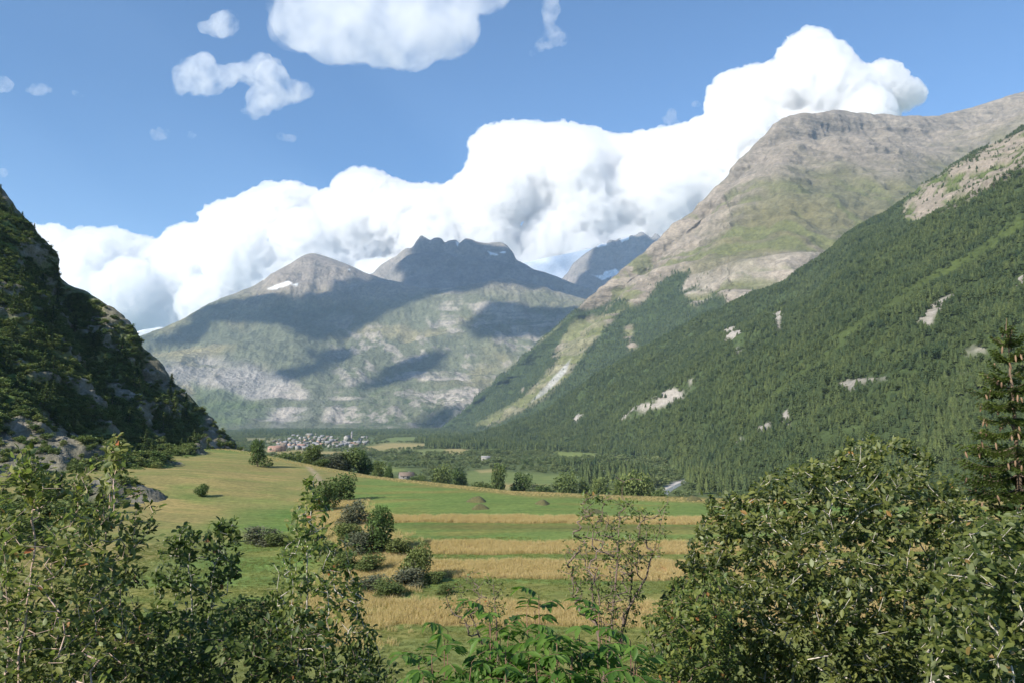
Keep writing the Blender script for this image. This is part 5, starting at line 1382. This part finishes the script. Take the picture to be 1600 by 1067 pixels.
def gp(px, Y):
    x = (px - 800) / F_PX * Y; return np.array([x, Y, float(H(x, Y)) - .05])
def st_(px, Y, pts):
    return [tuple(gp(px, Y))] + [tuple(at(a, b, Y + (c if True else 0))) for a, b, c in pts]

G = 'shrubs in the immediate foreground'
# left shrubs
A = np.concatenate([crown_points([(-60, 760), (10, 735), (60, 715), (110, 735), (130, 790), (160, 860), (200, 960), (220, 1110), (-60, 1110)], 6.6, .8, 420, rf), crown_points([(20, 720), (45, 700), (60, 740), (40, 780)], 6.5, .15, 14, rf)])
plant('rowan_shrub', 'leafy shrub with pinkish stems filling the lower left corner', 'shrub', G, A, [st_(40, 6.6, [(35, 1000, 0), (55, 850, .1), (40, 720, 0)]), st_(90, 6.9, [(90, 980, 0), (75, 830, .2)]), st_(20, 6.3, [(15, 1000, 0), (5, 860, -.1)])], .09, 4000, .078, ML_left, 301, M_pink, .0022, .022)
A = np.concatenate([crown_points([(100, 800), (120, 740), (160, 705), (190, 690), (205, 720), (240, 800), (225, 900), (240, 1100), (110, 1100)], 7.4, .7, 260, rf), crown_points([(160, 700), (185, 675), (200, 705), (180, 730)], 7.3, .2, 16, rf)])
plant('slender_rowan', 'taller slender leafy shrub second from the left, tip above the field', 'shrub', G, A, [st_(150, 7.4, [(150, 1000, 0), (165, 850, 0), (182, 700, 0)]), st_(175, 7.5, [(180, 1000, 0), (200, 860, .1), (215, 800, .1)])], .09, 2300, .080, ML_left, 302, M_pink, .0022, .02)
A = np.concatenate([crown_points([(238, 850), (265, 825), (300, 815), (340, 815), (375, 850), (372, 900), (340, 960), (345, 1100), (230, 1100), (245, 950)], 8.6, .6, 210, rf), crown_points([(335, 830), (350, 805), (372, 815), (362, 840)], 8.5, .15, 10, rf)])
plant('dark_sapling', 'dark open sapling on two thin pale trunks, left of centre', 'sapling', G, A, [st_(300, 8.6, [(302, 1000, 0), (295, 880, 0), (300, 830, 0)]), st_(322, 8.7, [(322, 1000, 0), (332, 900, 0), (350, 830, 0)])], .10, 2600, .085, ML_dark, 303, M_palebark, .0025, .018)
A = np.concatenate([crown_points([(478, 760), (490, 735), (502, 765), (520, 810), (545, 850), (560, 900), (575, 960), (595, 1020), (600, 1100), (400, 1100), (415, 980), (410, 900), (430, 870), (455, 820)], 7.8, .7, 420, rf)])
plant('centre_shrub', 'tall spire-topped green shrub with a few red leaves at the centre left', 'shrub', G, A, [st_(480, 7.8, [(478, 1000, 0), (482, 860, 0), (490, 750, 0)]), st_(520, 7.9, [(520, 1000, 0), (535, 930, .1)]), st_(440, 7.7, [(440, 1000, 0), (432, 930, .1)])], .09, 3300, .078, ML_mid, 304, M_palebark, .0022, .022)
A = crown_points([(-60, 960), (120, 930), (240, 960), (380, 940), (420, 930), (480, 960), (620, 1030), (640, 1120), (-60, 1120)], 7.6, 1.0, 700, rf)
plant('dark_undergrowth', 'dark dense undergrowth along the bottom left below the saplings', 'undergrowth', G, A, [st_(c, 7.7, [(c, 1040, 0)]) for c in (20, 120, 220, 330, 430, 540)], .09, 8500, .075, ML_dark, 305, M_twig, .0022, .02)
A = crown_points([(330, 960), (380, 935), (430, 930), (480, 950), (470, 1010), (340, 1010)], 9.6, .5, 120, rf)
plant('thorn_bush', 'low brownish-green bush behind the centre shrub', 'shrub', G, A, [st_(400, 9.6, [(400, 1000, 0)])], .09, 2200, .06, ML_dark, 306, M_redtw, .002, .02)
# twiggy, nearly bare shrubs
A = np.concatenate([crown_points([(885, 850), (900, 800), (915, 765), (960, 770), (1000, 790), (1015, 800), (1010, 900), (1000, 960), (960, 1000), (905, 960), (875, 900)], 8.6, .55, 560, rf),
                    crown_points([(1020, 800), (1045, 770), (1050, 790), (1030, 880), (1015, 880)], 8.4, .2, 22, rf), np.array([at(918, 768, 8.6), at(975, 752, 8.6), at(962, 745, 8.6), at(1003, 750, 8.5), at(1044, 775, 8.4)])])
plant('bare_shrub', 'tall half-bare twiggy shrub with many upright branches right of centre', 'shrub', G, A, [st_(950, 8.6, [(948, 1050, 0), (955, 980, 0), (965, 880, 0), (968, 800, 0)]), st_(960, 8.6, [(968, 1040, 0), (975, 960, 0), (1010, 900, 0), (1040, 790, -.1)]), st_(945, 8.6, [(942, 1040, 0), (930, 960, 0), (915, 850, 0)]), st_(955, 8.7, [(958, 1040, 0), (985, 940, .1), (990, 840, .1)])], .07, 2600, .046, ML_mid, 307, M_twig, .0030, .021, tiponly=True, wob=.10, parts=300)
A = crown_points([(692, 930), (720, 895), (750, 890), (785, 910), (790, 960), (760, 1000), (720, 990), (700, 960)], 8.8, .35, 150, rf)
plant('bare_shrub', 'smaller half-bare twiggy shrub leaning left, left of the tall twiggy one', 'shrub', G, A, [st_(770, 8.8, [(765, 1040, 0), (745, 980, 0), (720, 930, 0)]), st_(775, 8.8, [(778, 1030, 0), (775, 960, 0), (770, 905, 0)])], .07, 620, .042, ML_mid, 308, M_twig, .0024, .015, tiponly=True, wob=.10, parts=200)
# big bush on the right
BB = [(1030, 960), (1050, 900), (1075, 860), (1095, 815), (1108, 770), (1130, 775), (1180, 765), (1205, 735), (1250, 725), (1300, 715), (1335, 685), (1350, 672), (1370, 690), (1400, 685), (1430, 695), (1460, 715), (1490, 760), (1530, 790), (1560, 830), (1600, 880), (1620, 1110), (1010, 1110)]
A = crown_points(BB, 9.0, 1.5, 2000, rf)
BBk, *_ = plant('big_leafy_bush', 'huge rounded leafy bush with whitish branches filling the lower right', 'bush', G, A, [st_(1240, 9.2, [(1235, 1010, -.5), (1255, 950, -.8), (1255, 880, -.9), (1250, 800, -.5)]), st_(1200, 9.1, [(1190, 1000, -.8), (1195, 980, -1.0), (1170, 900, -.7)]), st_(1340, 9.3, [(1350, 1000, 0), (1370, 850, 0), (1360, 720, 0)]), st_(1450, 9.3, [(1460, 1000, 0), (1470, 860, 0)]), st_(1120, 9.0, [(1115, 980, 0), (1130, 850, 0)])], .11, 40000, .080, ML_big, 309, M_palebark, .0024, .045)
A = np.concatenate([crown_points([(1010, 960), (1060, 900), (1110, 890), (1150, 930), (1160, 1110), (990, 1110)], 7.6, .6, 330, rf)])
plant('low_green_bush', 'lighter green low bush at the left foot of the huge bush', 'bush', G, A, [st_(1060, 7.6, [(1060, 1030, 0)]), st_(1110, 7.6, [(1110, 1000, 0)])], .09, 4200, .062, ML_mid, 310, M_twig, .002, .02)
A = crown_points([(1470, 880), (1510, 830), (1560, 800), (1640, 790), (1640, 1110), (1440, 1110), (1450, 960)], 6.4, .8, 420, rf)
plant('edge_bush', 'grey-green broad-leaved bush at the right edge under the spruce', 'bush', G, A, [st_(1560, 6.4, [(1560, 1030, 0), (1570, 900, 0)]), st_(1610, 6.5, [(1620, 960, 0)])], .09, 4600, .085, ML_edge, 311, M_palebark, .0022, .022)
# fallen whitish branch sticking out at the lower right
NNb = [at(1440, 1075, 7.6), at(1470, 1062, 7.5), at(1500, 1050, 7.4), at(1520, 1040, 7.3)]
V, F, R = tubes(np.array(NNb), np.array([-1, 0, 1, 2]), .022, .03, 2.4, 7)
tag(link('dead_branch', mesh_np('dead_branch', V, F, [M_palebark], True)), 'broken pale dead branch poking from the bush at the bottom right', 'branch')

# compound-leaved bright plants along the bottom centre
def compound_plant(px, Y, toppy, nst, spreadpx, label, seed, parts=120):
    rs = np.random.RandomState(seed); base = gp(px, Y); e = link('ash_sapling', None, loc=base); tag(e, label, 'sapling', 'bright green ash saplings along the bottom edge')
    TV, TF = [], []; LP, LFr, LS = [], [], []; off = 0
    for s in range(nst):
        tpx = px + rs.uniform(-1, 1) * spreadpx; tpy = toppy + abs(tpx - px) / spreadpx * 50 + rs.uniform(0, 40) if s else toppy
        if not s: tpx = px
        tip = at(tpx, tpy, Y + rs.uniform(-.3, .3)); L = 26; t_ = np.linspace(0, 1, L)[:, None]
        st = base + (tip - base) * t_ + np.array([0, 0, .2]) * np.sin(t_ * 3.14); NN = st; par = np.arange(-1, L - 1)
        V, F, R = tubes(NN, par, .003, .012); V = V - base; TV.append(V); TF.append(F + off); off += len(V)
        for q in range(13):
            f = .45 + .55 * q / 12; k = min(L - 1, int(f * (L - 1))); o = st[k]; a = q * 2.4 + s; d = np.array([math.cos(a), math.sin(a), .45 if q < 12 else 1.2]); d /= np.linalg.norm(d)
            ln = rs.uniform(.20, .30) * (1.1 - .3 * f); m = 6; cur = [o]; dd = d.copy()
            for w_ in range(m): dd = dd + np.array([0, 0, -.14]); dd /= np.linalg.norm(dd); cur.append(cur[-1] + dd * ln / m)
            cur = np.array(cur); V, F, R = tubes(cur, np.arange(-1, m), .0015, .003, sides=3); TV.append(V - base); TF.append(F + off); off += len(V)
            side = np.cross(dd, [0, 0, 1.]); side /= np.linalg.norm(side) + 1e-9
            for w_ in range(2, m + 1):
                for sg in ((-1, 1) if w_ < m else (0,)):
                    x = dd * .55 + side * sg * 1.0 + np.array([0, 0, -.35]); x = x + rs.normal(size=3) * .15; x /= np.linalg.norm(x)
                    z = np.array([0, 0, 1.]) + rs.normal(size=3) * .3; z -= x * (z @ x); z /= np.linalg.norm(z); y = np.cross(z, x)
                    LP.append(cur[w_]); LFr.append(np.stack([x, y, z])); LS.append(rs.uniform(.085, .125))
    F_ = np.concatenate(TF); link('stems', mesh_np('stems', np.concatenate(TV), F_, [M_redtw], True), e)
    P = np.array(LP); Fr = np.array(LFr); s = np.array(LS); a_, b_, d = to_px(P); inv = (a_ > 0) & (a_ < 1600) & (b_ < 1067); order = np.argsort(-np.where(inv, s / d, 0)); ind, rest = order[:parts], order[parts:]
    tag(link('foliage', leaves_mesh(P[rest] - base, Fr[rest], s[rest], LANCE_V * (1, 1.15, 1), LEAF_F, ML_lite[1], 'foliage', rs.rand(len(rest))), e), kind='stuff')
    me = mesh_np('leaf', LANCE_V * (1, 1.15, 1), LEAF_F, [ML_lite[0]], True)
    for q in ind:
        fr = Fr[q]; M = Matrix(((fr[0][0], fr[1][0], fr[2][0], 0), (fr[0][1], fr[1][1], fr[2][1], 0), (fr[0][2], fr[1][2], fr[2][2], 0), (0, 0, 0, 1)))
        o = bpy.data.objects.new('leaf', me); COL.objects.link(o); o.parent = e; o.matrix_local = Matrix.Translation(Vector(P[q] - base)) @ M @ Matrix.Scale(float(s[q]), 4)
for px, Y, tp, n, sp, lab, sd_ in ((700, 5.6, 985, 7, 50, 'bright green ash sapling at the bottom edge, left end of the row', 1), (765, 5.8, 955, 7, 45, 'bright ash sapling below the smaller twiggy shrub', 2), (842, 5.6, 930, 6, 35, 'tallest bright ash sapling of the row, drooping leaves', 3),
                                  (870, 5.4, 990, 7, 50, 'low ash sapling between the tallest one and the twiggy shrub', 4), (935, 5.8, 950, 7, 45, 'bright ash sapling in front of the tall twiggy shrub', 5), (985, 5.5, 1000, 7, 50, 'low ash sapling at the right end of the row', 6), (655, 5.3, 1035, 3, 30, 'yellow-green ash shoot at the bottom edge, furthest left', 7), (790, 5.2, 1015, 8, 60, 'low ash sapling under the row, bottom centre', 8)):
    compound_plant(px, Y, tp, n, sp, lab, 500 + sd_)

# ------------------------------------------------------------------ spruce with cones at the right edge
rs = np.random.RandomState(88); YS = 11.5
top = at(1573, 497, YS); base = gp(1590, YS); base[2] = float(H(base[0], base[1])) - .1
sp_e = link('spruce', None, loc=base); tag(sp_e, 'spruce hung with brown cones at the right edge of the picture', 'spruce')
Lh = top[2] - base[2]; n = 40; t_ = np.linspace(0, 1, n)[:, None]; st = base + (top - base) * t_; st[1:-1] += rs.normal(size=(n - 2, 3)) * .008
V = []; F = []; sides = 8
rad = .085 * (1 - t_[:, 0]) ** .9 + .006
for k in range(n):
    for j in range(sides):
        a = j * 2 * math.pi / sides; V.append(st[k] - base + np.array([math.cos(a), math.sin(a), 0]) * rad[k])
F = [(i * sides + j, i * sides + (j + 1) % sides, (i + 1) * sides + (j + 1) % sides, (i + 1) * sides + j) for i in range(n - 1) for j in range(sides)]
link('trunk', mesh_np('trunk', V, np.array(F), [M_simple('spruce bark', (.17, .12, .08), .9, .35, 10.)], True), sp_e)
M_needle = M_foliage('spruce needles', (.022, .052, .012), (.150, .195, .042), None, True, .2, .5)
M_cone = M_simple('spruce cone', (.20, .125, .07), .7, .35, 20.)
# cone prototype: overlapping scales
V = []; F = []; rings = 9
for i in range(rings):
    f = i / (rings - 1); r = .17 * math.sin(math.pi * (0.12 + .8 * f)) ** .7
    for (zz_, rr) in ((-f, r * .82), (-f - .06, r * 1.12)):
        for j in range(8):
            a = j * math.pi / 4 + (i % 2) * .39; V.append((math.cos(a) * rr * (1.0 + .12 * (j % 2)), math.sin(a) * rr * (1.0 + .12 * (j % 2)), zz_))
for i in range(rings * 2 - 1):
    for j in range(8): F.append((i * 8 + j, (i + 1) * 8 + j, (i + 1) * 8 + (j + 1) % 8, i * 8 + (j + 1) % 8))
CONE = mesh_np('cone', V, np.array(F), [M_cone], True)
def needles(A, B, rs, dens, ln, lift=.4):
    """flat needles all round a twig from A to B"""
    d = B - A; L = np.linalg.norm(d); d = d / (L + 1e-9); n = max(4, int(L * dens)); f = rs.rand(n)[:, None]; P = A + (B - A) * f
    r = rs.normal(size=(n, 3)); r[:, 2] = np.abs(r[:, 2]) * 1.0 - .15; r -= d * (r @ d)[:, None]; r /= np.linalg.norm(r, axis=1)[:, None] + 1e-9
    v = r * .8 + d * .65; v /= np.linalg.norm(v, axis=1)[:, None]; w = np.cross(v, d); w /= np.linalg.norm(w, axis=1)[:, None] + 1e-9
    l = ln * rs.uniform(.7, 1.1, n)[:, None]; wd = .006
    return np.stack([P - w * wd, P + w * wd, P + v * l], 1).reshape(-1, 3)
levels = np.r_[np.linspace(.12, .5, 8), np.linspace(.53, .985, 20)]
cones = []
for li, f in enumerate(levels):
    k = f * (n - 1); o = st[int(k)]; R_ = (1.75 * (1 - f) ** .72) * (1.0 if f < .93 else .8) + .05
    nb = 10 if f > .45 else 6
    if f > .97: nb = 4
    for b_ in range(nb):
        o = st[min(n - 2, max(1, int(k + rs.normal() * (.8 if f < .93 else 0))))]
        a = li * 1.3 + b_ * 2 * math.pi / nb + rs.normal() * .15; r_ = R_ * rs.uniform(.6, 1.2)
        m = 11; s_ = np.linspace(0, 1, m)[:, None]; upk = .55 if f > .9 else .12
        cur = o + np.array([math.cos(a), math.sin(a), 0]) * r_ * s_ + np.array([0, 0, 1.]) * (r_ * (upk * s_ - .50 * s_ * (1 - s_) + .10 * s_ ** 2))
        if f < .9: cur[:, 2] -= r_ * .22 * s_[:, 0]
        NN = [c for c in cur]; par = list(range(-1, m - 1)); tw = []
        NV = []
        for q in range(2, m):
            for sg in (-1, 1):
                tl = r_ * .42 * (1 - (q / m) ** 1.6 * .75) * rs.uniform(.7, 1.1)
                dv = np.array([math.cos(a + sg * .85), math.sin(a + sg * .85), -.28 + rs.normal() * .12]); p0 = cur[q]; p1 = p0 + dv * tl * .5; p2 = p1 + (dv + np.array([0, 0, -.12])) * tl * .5
                NN += [p1, p2]; par += [q, len(NN) - 2]; NV += [needles(p0, p1, rs, 460, .036), needles(p1, p2, rs, 460, .034)]
                if tl > .18:
                    for sg2 in (-1, 1):
                        pe = p1 + np.array([math.cos(a + sg * .85 + sg2 * .8), math.sin(a + sg * .85 + sg2 * .8), -.3]) * tl * .38; NN.append(pe); par.append(len(NN) - (3 if sg2 < 0 else 4)); par[-1] = par[-1] if par[-1] >= 0 else q
                        NV.append(needles(p1, pe, rs, 460, .034))
                if f > .62 and rs.rand() < (.13 if f < .93 else .02) : cones.append(p2 + np.array([0, 0, -.01]))
        for q in range(m - 1): NV.append(needles(cur[q], cur[q + 1], rs, 260 if q > 1 else 100, .030))
        if .58 < f < .93 and rs.rand() < .6:
            for _ in range(2): cones.append(cur[-2] + rs.normal(size=3) * .03)
        NN = np.array(NN); par = np.array(par)
        V, F, R = tubes(NN, par, .0022, .014, sides=4); bro = link('branch', mesh_np('branch', V - base, F, [M_twig], True), sp_e)
        NVv = np.concatenate(NV) - base; nt = len(NVv) // 3
        nd = link('needles', mesh_np('needles', NVv, np.arange(nt * 3).reshape(-1, 3), [M_needle], rnd=np.repeat(np.clip(rs.rand(nt) * .6 + .4 * rs.rand(), 0, 1), 3)), bro); nd['kind'] = 'stuff'
# leading shoot
V = needles(st[-4], st[-1], rs, 400, .03) - base
link('leader', mesh_np('leader', V, np.arange(len(V)).reshape(-1, 3), [M_foliage('young needles', (.14, .2, .04), (.22, .27, .06), None, True, .3)], rnd=rs.rand(len(V))), sp_e)
random.shuffle(cones)
for c in cones[:170]:
    o = bpy.data.objects.new('cone', CONE); COL.objects.link(o); o.parent = sp_e; o.location = Vector(c - base); o.scale = (.085, .085, .09 * random.uniform(.8, 1.2)); o.rotation_euler = (random.gauss(0, .18), random.gauss(0, .18), random.random() * 6)
